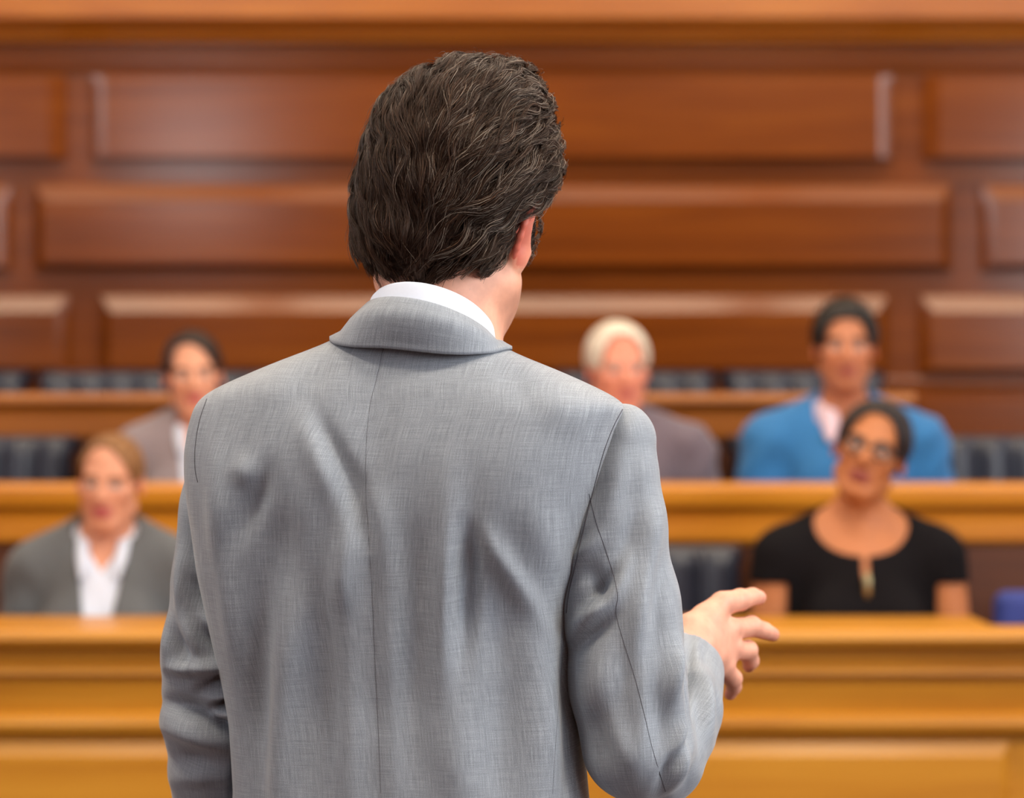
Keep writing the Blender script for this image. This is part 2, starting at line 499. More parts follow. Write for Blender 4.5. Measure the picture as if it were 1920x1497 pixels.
# a raised panel whose margin slopes: thick field, thin edge, as on the photographed wall
def fielded(x0, x1, z0, z1, yb, proj, bt, bs, parent, mat, name='raised_panel'):
    r = [(0, 0, 0, 0, 0), (0, 0, 0, 0, .28), (.003, .003, .003, .003, .34), (bs, bs, bt * .35, bt, 1.0), (bs + .004, bs + .004, bt * .35 + .004, bt + .004, 1.0)]
    v, f = [], []
    for l, rr, bo, to, o in r:
        v += [(x0 + l, yb - o * proj, z0 + bo), (x1 - rr, yb - o * proj, z0 + bo), (x1 - rr, yb - o * proj, z1 - to), (x0 + l, yb - o * proj, z1 - to)]
    for i in range(len(r) - 1):
        for j in range(4): f.append((i * 4 + j, i * 4 + (j + 1) % 4, i * 4 + 4 + (j + 1) % 4, i * 4 + 4 + j))
    f.append(tuple(range(len(v) - 4, len(v))))
    return MB().add(v, f).build(name, mat, parent, False)

rows = [((140, 300), [(-900, 126), (172, 1672), (1728, 2900)], .014, .052), ((347, 508), [(-900, 22), (66, 1782), (1838, 2900)], .060, .040),
        ((554, 702), [(-900, 132), (190, 1664), (1722, 2900)], .058, .04), ((738, 832), [(-900, 132), (190, 1664), (1700, 2900)], .016, .03)]
for (t, b), spans, bt, bs in rows:
    for a, c in spans: fielded(wx(a), wx(c), wz(b), wz(t), WD, .058, bt, bs, wb, M['wall'])
# rails between the rows of panels and the ledge above them
def rail(py0, py1, o, name, mat, x0=-RX, x1=RX):
    z1, z0 = wz(py0), wz(py1); h = z1 - z0
    return MB().prism_x([(WD, z0), (WD - o * .5, z0), (WD - o, z0 + h * .3), (WD - o, z1 - h * .3), (WD - o * .5, z1), (WD, z1)], x0, x1).build(name, mat, wb, True, 25)
rail(96, 134, .02, 'rail', M['wall'])
rail(708, 732, .008, 'rail', M['wall'])
rail(842, 864, .05, 'rail', M['wall'])
tr = struct(MB().prism_x([(WD, wz(80)), (WD - .04, wz(80)), (WD - .05, wz(70)), (WD - .075, wz(58)), (WD - .105, wz(46)), (WD - .115, wz(42)), (WD - .115, wz(-30)), (WD - .10, wz(-38)), (WD, wz(-40))], -RX, RX).build('trim_1', M['cornice'], None, True, 20))

# ------------------------------------------------------------------ stepped platforms
slab('floor_tier_1', (-RX, RX, 5.16, 6.10, 0, .10), M['platform'])
slab('floor_tier_2', (-RX, RX, 6.10, 7.02, 0, .40), M['platform'])
slab('floor_tier_3', (-RX, RX, 7.02, WD, 0, .66), M['platform'])

# ------------------------------------------------------------------ benches
def front_bench():
    D = 5.20; z = lambda py: CAM_Z - (py - CY) * D / FPX; x = lambda px: (px - CX) * D / FPX
    t = thing('wooden_bench', (0, D, .1), 'near honey coloured wooden bench front with stepped moulding and panels', 'bench')
    T = lambda prof: [(y, zz - .1) for y, zz in prof]
    B = .10
    MB().box(-2.7, 2.7, 0, .045, 0, z(1385) - B).build('front_board', M['bench'], t, False)
    MB().prism_x(T([(.06, z(1178)), (-.052, z(1178)), (-.062, z(1184)), (-.066, z(1194)), (-.058, z(1207)), (-.046, z(1211)), (.06, z(1211))]), -2.7, 2.7).build('top_rail', M['bench'], t, True, 30)
    MB().prism_x(T([(.05, z(1211)), (-.014, z(1211)), (-.010, z(1248)), (-.030, z(1252)), (-.033, z(1262)), (-.026, z(1267)), (-.006, z(1270)), (-.006, z(1279)), (-.016, z(1282)), (-.008, z(1334)), (-.034, z(1342)), (-.038, z(1356)), (-.034, z(1368)), (-.012, z(1374)), (-.008, z(1383)), (.05, z(1383))]), -2.7, 2.7).build('moulding', M['bench'], t, True, 20)
    MB().box(-2.7, x(1872), .06, .30, z(1178) - B - .03, z(1178) - B, .006).build('shelf', M['bench'], t)
    for a, b in ((-2.65, -1.25), (-1.17, x(1892)), (x(1972), 2.65)):
        fielded(a, b, .12, z(1390) - B, 0, .022, .03, .02, t, M['bench'], 'panel')
    return t
front_bench()

def back_bench(D, py_top, py_nose, py_bot, x0, x1, zf, label, mat, steps):
    z = lambda py: CAM_Z - (py - CY) * D / FPX - zf
    t = thing('wooden_bench', (0, D, zf), label, 'bench')
    MB().box(x0, x1, 0, .04, 0, z(py_top) - .01).build('front_board', M['platform'], t, False)  # dark brown wood, its tone also carrying painted shade under the top rail
    MB().prism_x([(.20, z(py_top)), (-.035, z(py_top)), (-.045, z(py_top + 6)), (-.048, z(py_top + 16)), (-.040, z(py_nose - 10)), (-.020, z(py_nose)), (.20, z(py_nose - 26))], x0, x1).build('top_rail', mat, t, True, 30)
    prof = [(.02, z(py_nose) + .002), (-.012, z(py_nose) + .002)]
    for o, py in steps: prof.append((-o, z(py)))
    prof += [(.02, z(steps[-1][1]))]
    MB().prism_x(prof, x0, x1).build('moulding', mat, t, True, 20)
    return t
back_bench(6.12, 909, 957, 1022, -2.9, 2.9, .40, 'middle amber wooden bench front behind the first row of seats', M['desk'], [(.008, 968), (.018, 975), (.018, 1012), (.004, 1022)])
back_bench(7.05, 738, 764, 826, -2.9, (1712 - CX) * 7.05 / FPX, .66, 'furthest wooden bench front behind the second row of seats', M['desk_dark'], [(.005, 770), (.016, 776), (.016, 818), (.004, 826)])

# ------------------------------------------------------------------ seats
def make_seat():
    t = thing('upholstered_chair', (0, 0, 0), 'x', 'chair')
    w, zs = .252, .44
    # tufted back: five rounded vertical channels rolled over the top
    nx, prof = 61, []
    ts = np.linspace(0, 1, 26)
    H = .57
    pts = []
    for s in ts:
        if s < .7: a = s / .7; pts.append((-.0 + .045 * a, .06 + (H - .10) * a, 1.0))
        else:
            a = (s - .7) / .3 * math.pi; pts.append((.045 + .045 - .045 * math.cos(a), H - .04 + .045 * math.sin(a), 1.0 - .5 * (s - .7) / .3))
    V = []; F = []
    for (y, z, k) in pts:
        for i in range(nx):
            u = i / (nx - 1); c = abs(math.sin(u * 5 * math.pi)) ** .6
            e = min(1, min(u, 1 - u) / .05) ** .5
            V.append(((u - .5) * 2 * w, y - .028 * c * k * e + (1 - e) * .02, zs + z))
    m = len(pts)
    for j in range(m - 1):
        for i in range(nx - 1): F.append((j * nx + i, j * nx + i + 1, (j + 1) * nx + i + 1, (j + 1) * nx + i))
    o = mesh_obj('backrest', V, F, M['leather'], t)
    so = o.modifiers.new('thickness', 'SOLIDIFY'); so.thickness = .02; so.offset = -1
    MB().box(-w + .01, w - .01, .05, .085, .42, zs + H - .05, .01).build('back_shell', M['platform'], t)
    MB().box(-w, w, -.42, .03, zs - .11, zs - .016, .03).build('seat', M['leather'], t)
    MB().box(-.05, .05, -.28, -.16, 0, zs - .10, .01).build('pedestal', M['metal'], t)
    MB().box(-.16, .16, -.36, -.08, 0, .012, .003).build('base', M['metal'], t)
    return t
seat0 = make_seat(); used = [False]
def put_seat(x, y, z, label, group):
    o = seat0 if not used[0] else copy_tree(seat0)
    used[0] = True; o.location = (x, y, z); o['label'] = label; o['group'] = group
    return o
G1, G2, G3 = 'navy seats of the front row', 'navy seats of the middle row', 'navy seats of the rear row'
for x, l in ((-.92, 'dark navy seat behind the woman in the grey blazer and open collar'), (-.30, 'navy front row seat hidden behind the standing speaker'), (.32, 'empty navy tufted seat beside the pointing hand'),
             (.882, 'navy tufted seat behind the woman in black')):
    put_seat(x, 5.94, .10, l, G1)
for x, l in ((-1.52, 'empty navy seat above the blonde woman, at the middle row end'), (-.90, 'navy seat behind the dark haired woman in the mauve grey blazer'), (-.31, 'navy middle row seat hidden behind the speaker'),
             (.29, 'navy seat behind the white haired man'), (.885, 'navy seat behind the man in the blue sweater'), (1.48, 'empty navy seat beyond the man in the blue sweater')):
    put_seat(x, 6.85, .36, l, G2)
for x, l in ((-1.81, 'rear row navy seat cut off at the picture edge, far left'), (-1.26, 'rear row navy seat over the shoulder line of the dark haired woman'), (-.71, 'rear row navy seat just beyond the speaker\'s left shoulder'), (-.16, 'rear row navy seat hidden behind the speaker\'s neck'),
             (.39, 'rear row navy seat directly behind the white haired man'), (.935, 'rear row navy seat behind the man in the blue sweater, last before the aisle')):
    put_seat(x, 7.62, .555, l, G3)

# bright blue low chair at the far end of the front row
def blue_chair():
    t = thing('low_chair', (1.355, 5.62, .085), 'bright blue upholstered chair at the right end of the near bench', 'chair')
    MB().box(-.20, .20, .10, .17, .42, .935, .03).build('backrest', M['blue_cloth'], t)
    MB().box(-.20, .20, -.30, .12, .38, .47, .03).build('seat', M['blue_cloth'], t)
    for sx in (-1, 1):
        for sy in (-.26, .12): MB().box(sx * .17 - .02, sx * .17 + .02, sy - .02, sy + .02, 0, .39, .005).build('leg', M['bench'], t)
    MB().tube([(-.085, -.18, .46), (-.085, -.18, .82), (-.085, -.14, .86), (-.085, .1, .86)], .024, 10).build('arm', M['desk'], t)
    return t
blue_chair()
# ------------------------------------------------------------------ people: head and body sculpting
def head_prims(F, Mh, s, k=1.0, ear=True, ear_out=25, fat=1.0):
    """adds a head to field F. Mh: 4x4 head-local -> field; local +y is the face, +z up; s = size"""
    R = np.array(Mh)[:3, :3]; T = np.array(Mh)[:3, 3]
    p = lambda x, y, z: R @ (np.array([x, y, z]) * s) + T
    E = lambda c, r, kk, mode='add', rot=None: F.ellipsoid(p(*c), np.array(r) * s, R if rot is None else R @ rot, kk * s, mode)
    C = lambda a, b, r1, r2, kk, mode='add': F.capsule(p(*a), p(*b), r1 * s, r2 * s, kk * s, mode)
    E((0, -.012, .035), (.076, .098, .088), .0)
    E((0, .026, -.04), (.060 * fat, .066, .080), .03)
    E((0, .066, -.100), (.022, .020, .018), .03)
    for q in (-1, 1):
        C((q * .053 * fat, 0, -.058), (q * .02, .062, -.102), .018, .016, .025)
        E((q * .043, .060, -.018), (.022, .02, .018), .025)
    C((-.038, .078, .022), (.038, .078, .022), .013, .013, .02)
    for q in (-1, 1):
        E((q * .032, .101, .003), (.019, .014, .011), .012, 'sub')
        E((q * .0315, .0745, .002), (.0125, .0125, .0125), .003)
        C((q * .02, .083, .010), (q * .045, .076, .009), .0045, .004, .003)
    C((0, .086, .010), (0, .112, -.030), .009, .013, .012)
    for q in (-1, 1): E((q * .012, .098, -.034), (.009, .010, .008), .008)
    E((0, .093, -.062), (.023, .010, .007), .008); E((0, .091, -.073), (.020, .010, .007), .008)
    C((-.021, .098, -.0675), (.021, .098, -.0675), .002, .002, .004, 'sub')
    if ear:
        for q in (-1, 1):
            rot = rot_xyz(math.radians(12), 0, math.radians(-q * ear_out))
            E((q * .082, -.010, -.004), (.0075, .019, .031), .010, 'add', rot)
            E((q * .0885, .000, .002), (.006, .010, .018), .006, 'sub', rot)

def tones(v, Mh, s, skin, lip, brow, iris=(.08, .05, .03), stubble=0.0, white=.62):
    """per-vertex skin colour: lips, brows, eyes, painted socket shade, cheeks, stubble"""
    R = np.array(Mh)[:3, :3]; T = np.array(Mh)[:3, 3]
    q = ((v - T) @ R) / s
    x, y, z = np.abs(q[:, 0]), q[:, 1], q[:, 2]
    c = np.tile(np.array(skin[:3]), (len(v), 1))
    def put(w, col): 
        nonlocal c
        w = np.clip(w, 0, 1)[:, None]; c = c * (1 - w) + np.array(col[:3]) * w
    front = (y > .04).astype(float)
    put(.16 * np.exp(-((x - .043) ** 2 + (z + .035) ** 2) / .018 ** 2) * front, (min(1, skin[0] * 1.05), skin[1] * .72, skin[2] * .68))
    put(.14 * np.exp(-((x) ** 2 + (z + .03) ** 2) / .016 ** 2) * front, (skin[0], skin[1] * .75, skin[2] * .7))
    earm = (x > .072) & (y < .02) & (np.abs(z) < .045)
    put(.35 * earm, (min(1, skin[0] * 1.02), skin[1] * .55, skin[2] * .5))
    if stubble:
        j = (y > -.03) & (z < -.04)
        put(stubble * np.clip((-.045 - z) / .03, 0, 1) * np.clip((y + .03) / .04, 0, 1) * j, (skin[0] * .45, skin[1] * .42, skin[2] * .42))
    put(1.6 * np.exp(-((x / .024) ** 4 + ((z + .0675) / .0125) ** 4)) * (y > .075), lip)
    put(1.3 * np.exp(-(((x - .033) / .020) ** 4 + ((z - .0225 + .0006 * ((x - .033) / .01) ** 2) / .0062) ** 4)) * front, brow)
    ed = ((x - .0315) ** 2 + (z - .002) ** 2) ** .5
    eyel = np.exp(-(((x - .0315) / .0135) ** 6 + ((z - .002) / .0062) ** 6)) * (y > .06)
    put(1.4 * np.exp(-(((x - .0315) / .0165) ** 6 + ((z - .003) / .0105) ** 6)) * (y > .06) * .5, tuple(t * .5 for t in skin[:3]))  # socket shade painted into the skin round each eye
    put(eyel, (white, white * .97, white * .93)); put((ed < .0062) * (y > .06) * 1.0, iris)
    return np.concatenate([c, np.ones((len(v), 1))], 1)

def hand_prims(F, wrist, fwd, side, up, s=1.0, curl=.5, thumb=1):
    """relaxed hand: palm and five separate fingers; fwd along the fingers, side towards the thumb"""
    w = np.array(wrist, float); f, sd, u = (np.array(a, float) for a in (fwd, side, up))
    Q = lambda a, b, c: w + (a * f + b * sd + c * u) * s
    for b in (-.030, -.010, .010, .030):
        F.capsule(Q(.005, b * .55, 0), Q(.085 - abs(b - .01) * .25, b, .004), .014 * s, .011 * s, .012)
    for b, L in ((.030, .072), (.010, .082), (-.010, .076), (-.030, .060)):
        a0 = .088 - abs(b - .01) * .25; pts = [Q(a0, b, .003)]; ang = 0; cur = np.array([a0, b, .003])
        for q, fr in enumerate((.46, .30, .24)):
            ang += curl * (.5, .9, .6)[q]
            cur = cur + np.array([math.cos(ang) * L * fr, 0, -math.sin(ang) * L * fr]); pts.append(Q(*cur))
        F.chain(pts, [.0095 * s, .0088 * s, .008 * s, .007 * s], .002)
    F.chain([Q(.02, .022, -.004), Q(.045, .050, -.012), Q(.070, .060, -.018), Q(.090, .062, -.026)], [.014 * s, .012 * s, .010 * s, .008 * s], .006)

def figure(n, loc, label, skin, lip, brow, hx=0.0, hz=.755, hy=.02, yaw=0, pitch=0, roll=0, hs=1.0, sh=.185, sz=1.0, female=False, hair=None, top=None, hair_mat_=None, under=None, stubble=0, fat=1.0, arms_fwd=True, face_rz=0.0, iris=(.08, .05, .03), binf=-.012):
    """seated figure facing -y in the room; local frame faces +y, seat surface at z=.44 above its platform"""
    root = thing('person', loc, label, 'person', None, math.pi + face_rz)
    S0 = .44                                  # seat height
    Z = lambda z: S0 + z * sz
    Mh = Matrix.Translation((hx, hy, Z(hz))) @ Matrix.Rotation(math.radians(yaw), 4, 'Z') @ Matrix.Rotation(math.radians(roll), 4, 'Y') @ Matrix.Rotation(math.radians(pitch), 4, 'X')
    R = np.array(Mh)[:3, :3]; T = np.array(Mh)[:3, 3]; hp = lambda x, y, z: R @ (np.array([x, y, z]) * hs) + T
    h = .006
    ext = (-.42, -.26, -.03), (.42, .66, Z(hz) + .17)
    elb = [np.array([q * (sh + .035), .0, Z(.29)]) for q in (-1, 1)]
    wri = [np.array([q * .12, .20, Z(.205)]) for q in (-1, 1)]
    shp = [np.array([q * sh, -.01, Z(.535)]) for q in (-1, 1)]
    hip = [np.array([q * .095, .02, Z(.09)]) for q in (-1, 1)]
    kne = [np.array([q * .10, .27, Z(.085)]) for q in (-1, 1)]
    ank = [np.array([q * .10, .19, .07]) for q in (-1, 1)]
    bw = .9 if female else 1.0
    def torso(F, i, arms=True, forearm=True, legs=False, upto=1.0):
        F.ellipsoid((0, .0, Z(.10)), (.175 + i, .125 + i, .11 * sz + i), None, .0)
        F.ellipsoid((0, .0, Z(.27)), (.135 * bw + i, .10 + i, .15 * sz), None, .06)
        F.ellipsoid((0, .0, Z(.43)), (.158 * bw + i, .108 + i, .155 * sz), None, .06)
        for q in (-1, 1): F.capsule((0, -.012, Z(.55)), (q * sh * .86, -.012, Z(.53)), .058 + i, .054 + i, .05)
        for q in (-1, 1):
            F.capsule((q * .03, -.025, Z(.625)), (q * sh * .78, -.015, Z(.565)), .038 + i, .040 + i, .04)
            if female: F.ellipsoid((q * .068, .085, Z(.40)), (.06 + i * .5, .05 + i * .5, .06), None, .05)
        if arms:
            for k in range(2):
                F.capsule(shp[k], shp[k] + (elb[k] - shp[k]) * upto, .052 + i, .052 + (.040 - .052) * upto + i, .03)
                if forearm: F.capsule(elb[k], wri[k], .041 + i, .029 + i * .9, .012)
    # --- body, one continuous surface
    F = Field.uniform(*ext, h)
    torso(F, binf)
    for k, q in enumerate((-1, 1)):
        F.chain([hip[k], kne[k], ank[k]], [.080, .056, .036], .03)
        F.capsule(ank[k] - (0, 0, .025), ank[k] + (0, .11, -.045), .032, .026, .02)
        d = wri[k] - elb[k]; d /= np.linalg.norm(d); side = np.array([-q, 0, 0.]); side -= d * (side @ d); side /= np.linalg.norm(side)
        uu = np.cross(d, side); uu = uu if uu[2] > 0 else -uu
        hand_prims(F, wri[k], d, side, uu, .95)
    F.capsule((0, -.03, Z(.57)), hp(0, -.02, -.055), .055 * (.9 if female else 1.03) , .052 * (.88 if female else 1.05), .05)
    head_prims(F, Mh, hs, fat=fat)
    v, f = F.mesh()
    col = tones(v, Mh, hs, skin, lip, brow, iris, stubble)
    mesh_obj('body', v, f, M['skin_far'], root, True, {'tone': ('FLOAT_COLOR', col)})
    # --- hair
    if hair:
        G = Field.uniform(T - .17, T + .19, .0045)
        hr = rot_xyz(0, 0, 0)
        def ell(c, r, kk=.02, rot=None): G.ellipsoid(hp(*c), np.array(r) * hs, R if rot is None else R @ rot, kk)
        t = hair['thick']
        ell((0, -.014, .037), (.078 + t, .098 + t, .088 + t * hair.get('top', 1.0)), 0)
        for c, r in hair.get('extra', []): ell(c, r)
        ow, ot, on_, oc = hair['oval']
        def cut(x, y, z):
            a = [R[0][i] * (x - T[0]) + R[1][i] * (y - T[1]) + R[2][i] * (z - T[2]) for i in range(3)]
            lx, ly, lz = (q / hs for q in a)
            zl = np.interp(ly, [-.12, -.06, -.04, -.02, 0, .03], [-.066, -.048, -.03, -.01, .012, .0])
            low = (zl - lz) * .7
            xx = lx - hair.get('part', 0) * np.clip((lz - .03) / .06, 0, 1)
            e = ((np.abs(xx) / ow) ** on_ + (np.abs(np.where(lz > oc, lz - oc, (lz - oc) * .3)) / (ot - oc)) ** on_) ** (1 / on_)
            face = np.minimum((1 - e) * ow, (ly - .012))
            return np.maximum(low, face)
        G.op(T - .2, T + .2, cut, .008, 'int')
        for c, r in hair.get('after', []): ell(c, r)
        v2, f2 = G.mesh(); n2 = normals(v2, f2)
        a = np.arctan2(((v2 - T) @ R)[:, 0], ((v2 - T) @ R)[:, 2]); b = ((v2 - T) @ R)[:, 1]
        v2 = v2 + n2 * (.0022 * np.sin(a * 42 + 6 * np.sin(b * 40)) * hair.get('rough', 1.0))[:, None]
        mesh_obj('hair', v2, f2, hair_mat_, root)
    # --- clothing
    for name, mat, inf, cuts, kw in (under or []) + (top or []):
        G = Field.uniform(*ext, .005)
        torso(G, inf, **kw)
        for cut in cuts: cut(G, Z)
        G.op(ext[0], ext[1], lambda x, y, z: .438 - z + 0 * x + 0 * y, 0, 'int')
        v2, f2 = G.mesh()
        if name in ('blazer', 'jacket', 'sweater'):
            n2 = normals(v2, f2)
            v2 = v2 + n2 * (.003 * np.sin(v2[:, 2] * 55 + 3 * np.sin(v2[:, 0] * 25)) * np.clip((np.abs(v2[:, 0]) - .13) / .05, 0, 1))[:, None]
        mesh_obj(name, v2, f2, mat, root)
    # trousers and shoes below the desk
    G = Field.uniform(*ext, .007)
    for k in range(2):
        G.chain([hip[k], kne[k], ank[k] + (0, 0, .0)], [.094, .066, .052], .03)
    G.ellipsoid((0, .0, Z(.085)), (.18, .13, .09), None, .04)
    v2, f2 = G.mesh(); mesh_obj('trousers', v2, f2, M['trouser'], root)
    for k in range(2):
        G = Field.uniform((ank[k][0] - .07, .09, -.01), (ank[k][0] + .07, .42, .13), .006)
        G.capsule(ank[k] - (0, .02, .03), ank[k] + (0, .13, -.042), .040, .030, .02)
        G.op(ank[k] - .2, ank[k] + .2, lambda x, y, z: .002 - z + 0 * x + 0 * y, 0, 'int')
        v2, f2 = G.mesh(); mesh_obj('shoe', v2, f2, M['shoe'], root)
    return root, Z, hp, Mh

def cut_vneck(z_v, w_top, z_top, y0=.0, k=.006):
    def c(G, Z):
        za, zb = Z(z_v), Z(z_top)
        def fn(x, y, z):
            w = w_top * np.clip((z - za) / (zb - za), 0, 1.0)
            return np.maximum(np.maximum(np.abs(x) - w, y0 - y), za - z) * .9
        G.op((-.2, y0, za), (.2, .3, zb + .2), fn, k, 'sub')
    return c
def cut_above(z0, slope=.0):
    def c(G, Z):
        za = Z(z0)
        G.op((-.14, -.2, za - .1), (.14, .2, za + .2), lambda x, y, z: np.maximum(za - slope * y - z, np.sqrt(x * x + (y + .015) ** 2) - .066), .006, 'sub')
    return c
def cut_sleeve(z0):
    def c(G, Z):
        za = Z(z0)
        G.op((-.4, -.2, za - .3), (.4, .3, za + .05), lambda x, y, z: np.minimum(za - z, np.abs(x) - .175 + 0 * y), .003, 'int')
    return c
def cut_ball(c0, r, k=.006):
    def c(G, Z): G.ellipsoid((c0[0], c0[1], Z(c0[2])), r, None, k, 'sub')
    return c

def add_collar(root, Z, mat, zt=.60, spread=.060, zlow=.475, col='shirt_collar', r=.013, lean=.0):
    """open shirt collar: a band round the neck running down to two points"""
    for q in (-1, 1):
        a = np.linspace(0, 1, 14)
        pts = []
        for s in a:
            ph = math.radians(90 - 165 * s)     # from back of neck round to the front
            if s < .7:
                an = math.radians(-90 + 130 * s / .7)
                pts.append((q * (.062 * math.cos(an) if an > -1.57 else 0), .004 + .062 * math.sin(an), Z(zt + .03 - .045 * s)))
            else:
                u = (s - .7) / .3; p0 = np.array(pts[int(.7 * 13)] if False else (q * .0475, .044, Z(zt - .002)))
                p1 = np.array((q * (spread * .55), .108, Z(zlow + .055)))
                pts.append(tuple(p0 * (1 - u) + p1 * u))
        v, f = tube_arrays(pts, np.interp(a, [0, .15, .8, 1], [r * .9, r, r * 1.25, r * .35]), 10)
        mesh_obj(col, v, f, mat, root)

M['jk_mauve'] = plain('mauve grey wool', lin(136, 122, 124), .85, .05, 120, sheen=.2)
M['jk_mauve2'] = plain('dusky mauve wool', lin(106, 94, 104), .85, .05, 120, sheen=.2)
M['jk_grey'] = plain('mid grey wool', lin(84, 86, 88), .85, .05, 120, sheen=.2)
M['sweater'] = plain('blue knit', lin(44, 112, 168), .9, .05, 160, sheen=.15)
M['pink_shirt'] = plain('pale pink shirt', lin(222, 196, 206), .8, .05, 160)
M['black_top'] = plain('black crepe', lin(20, 17, 19), .9, .1, 120, spec=.12)
M['glasses'] = plain('black glasses frame', lin(22, 20, 22), .3, .1, 60)
def lens_mat():
    m, nt, b = new_mat('clear lens'); setp(b, color=(.95, .97, 1, 1), rough=.02, trans=1.0, ior=1.05, spec=.9, alpha=.16); return m
M['lens'] = lens_mat()
H_blonde = hair_cap_mat('light brown hair', lin(104, 66, 34), lin(152, 104, 58))
H_dark = hair_cap_mat('dark brown hair', lin(26, 14, 12), lin(46, 26, 20))
H_white = hair_cap_mat('white hair', lin(206, 190, 168), lin(240, 230, 214))
H_black = hair_cap_mat('black hair', lin(14, 10, 9), lin(28, 20, 17))
H_plum = hair_cap_mat('very dark brown hair', lin(20, 12, 12), lin(36, 22, 20))

JP = lambda px, d: (px - CX) * d / FPX

# front row, woman with fair hair
r, Z, hp, Mh = figure('a', (JP(200, 5.66), 5.66, .10), 'seated woman with pulled back fair hair, grey blazer and open white collar', lin(214, 150, 118), lin(178, 82, 84), lin(128, 84, 52),
    hx=-.012, hz=.742, yaw=-3, pitch=-3, roll=-3, hs=.90, fat=1.06, sh=.172, sz=1.0, female=True, hair_mat_=H_blonde,
    hair=dict(thick=.006, oval=(.064, .097, 2.2, -.02), part=.012, extra=[((0, -.10, .02), (.045, .04, .045))]),
    under=[('blouse', M['shirt_white'], .004, [cut_vneck(.535, .046, .60), cut_above(.60)], dict(forearm=False))],
    top=[('blazer', M['jk_grey'], .018, [cut_vneck(.235, .060, .60, .0, .004), cut_vneck(.57, .075, .62), cut_above(.585)], {})], iris=(.07, .09, .10))
add_collar(r, Z, M['shirt_white'], .60, .075, .47)

# front row, woman in black with glasses
r, Z, hp, Mh = figure('b', (JP(1612, 5.66), 5.66, .10), 'seated woman in black short sleeved top and dark framed glasses, head tilted', lin(188, 118, 72), lin(142, 66, 60), lin(40, 26, 22),
    hx=-.020, hz=.765, hy=.03, yaw=-14, pitch=9, roll=-17, hs=.98, binf=.004, sh=.190, sz=1.06, female=True, hair_mat_=H_plum,
    hair=dict(thick=.012, oval=(.064, .092, 2.3, -.02), extra=[((0, -.10, .05), (.05, .045, .05))]),
    top=[('top', M['black_top'], .013, [cut_ball((0, .035, .615), (.112, .12, .085)), cut_ball((0, .10, .515), (.009, .06, .040), .002), cut_sleeve(.480)], dict(forearm=False, upto=.5))])
# the head looks along local +y; the frame of the glasses sits on the nose and hooks to the ears
gl = None
mb = MB()
for q in (-1, 1):
    ph = np.linspace(0, 2 * np.pi, 33)
    ring = [hp(q * .033 + .0255 * math.cos(a) * (1 + .06 * math.cos(2 * a)), .098 - .10 * abs(.0255 * math.cos(a)) * (1 if q * math.cos(a) > 0 else 0), .000 + .0175 * math.sin(a)) for a in ph]
    mb.tube(ring, .0030, 8)
    mb.tube([hp(q * .059, .093, .006), hp(q * .074, .07, .008), hp(q * .083, .03, .008), hp(q * .086, -.005, .006), hp(q * .084, -.022, -.012)], .0026, 8)
mb.tube([hp(-.009, .099, .004), hp(0, .103, .007), hp(.009, .099, .004)], .0024, 8)
gl = mb.build('glasses', M['glasses'], r)
for q in (-1, 1):
    ph = np.linspace(0, 2 * np.pi, 24, endpoint=False)
    ln = [hp(q * .033 + .0245 * math.cos(a), .0975, .0165 * math.sin(a)) for a in ph]
    lb = [hp(q * .033 + .0245 * math.cos(a), .0955, .0165 * math.sin(a)) for a in ph]
    n = 24
    MB().add(ln + lb, [tuple(range(n)), tuple(range(2 * n - 1, n - 1, -1))] + [(i, (i + 1) % n, n + (i + 1) % n, n + i) for i in range(n)]).build('lens', M['lens'], gl)
MB().tube([(0, .121, Z(.508)), (0, .124, Z(.495)), (0, .124, Z(.468)), (0, .122, Z(.455))], [.004, .0085, .0095, .005], 10).build('zip_pull', M['brass'], r)

# second row
r, Z, hp, Mh = figure('c', (JP(372, 6.50), 6.53, .37), 'seated woman with dark hair tied back, mauve grey blazer and white shirt', lin(222, 160, 128), lin(190, 92, 92), lin(58, 36, 30),
    hx=.016, hz=.748, yaw=9, pitch=-2, roll=3, hs=.91, sh=.175, sz=.98, female=True, hair_mat_=H_dark,
    hair=dict(thick=.011, oval=(.066, .098, 2.3, -.02), part=.016, extra=[((0, -.10, .03), (.045, .04, .045))]),
    under=[('shirt', M['shirt_white'], .004, [cut_vneck(.49, .045, .60), cut_above(.60)], dict(forearm=False))],
    top=[('blazer', M['jk_mauve'], .018, [cut_vneck(.25, .055, .60, .0, .004), cut_above(.585)], {})])
add_collar(r, Z, M['shirt_white'], .60, .07, .48)

r, Z, hp, Mh = figure('d', (JP(1155, 6.50), 6.53, .37), 'seated older man with white hair and dusky mauve jacket', lin(228, 150, 122), lin(196, 110, 98), lin(196, 160, 140),
    hx=-.006, hz=.760, yaw=11, pitch=-2, roll=2, hs=.97, sh=.205, sz=.985, hair_mat_=H_white, fat=1.08,
    hair=dict(thick=.013, top=.9, oval=(.062, .098, 2.6, -.02), part=0, rough=1.2),
    under=[('shirt', M['shirt_white'], .004, [cut_vneck(.53, .035, .60), cut_above(.61)], dict(forearm=False))],
    top=[('jacket', M['jk_mauve2'], .020, [cut_vneck(.30, .05, .60, .0, .004), cut_above(.585)], {})])
add_collar(r, Z, M['shirt_white'], .605, .06, .50)

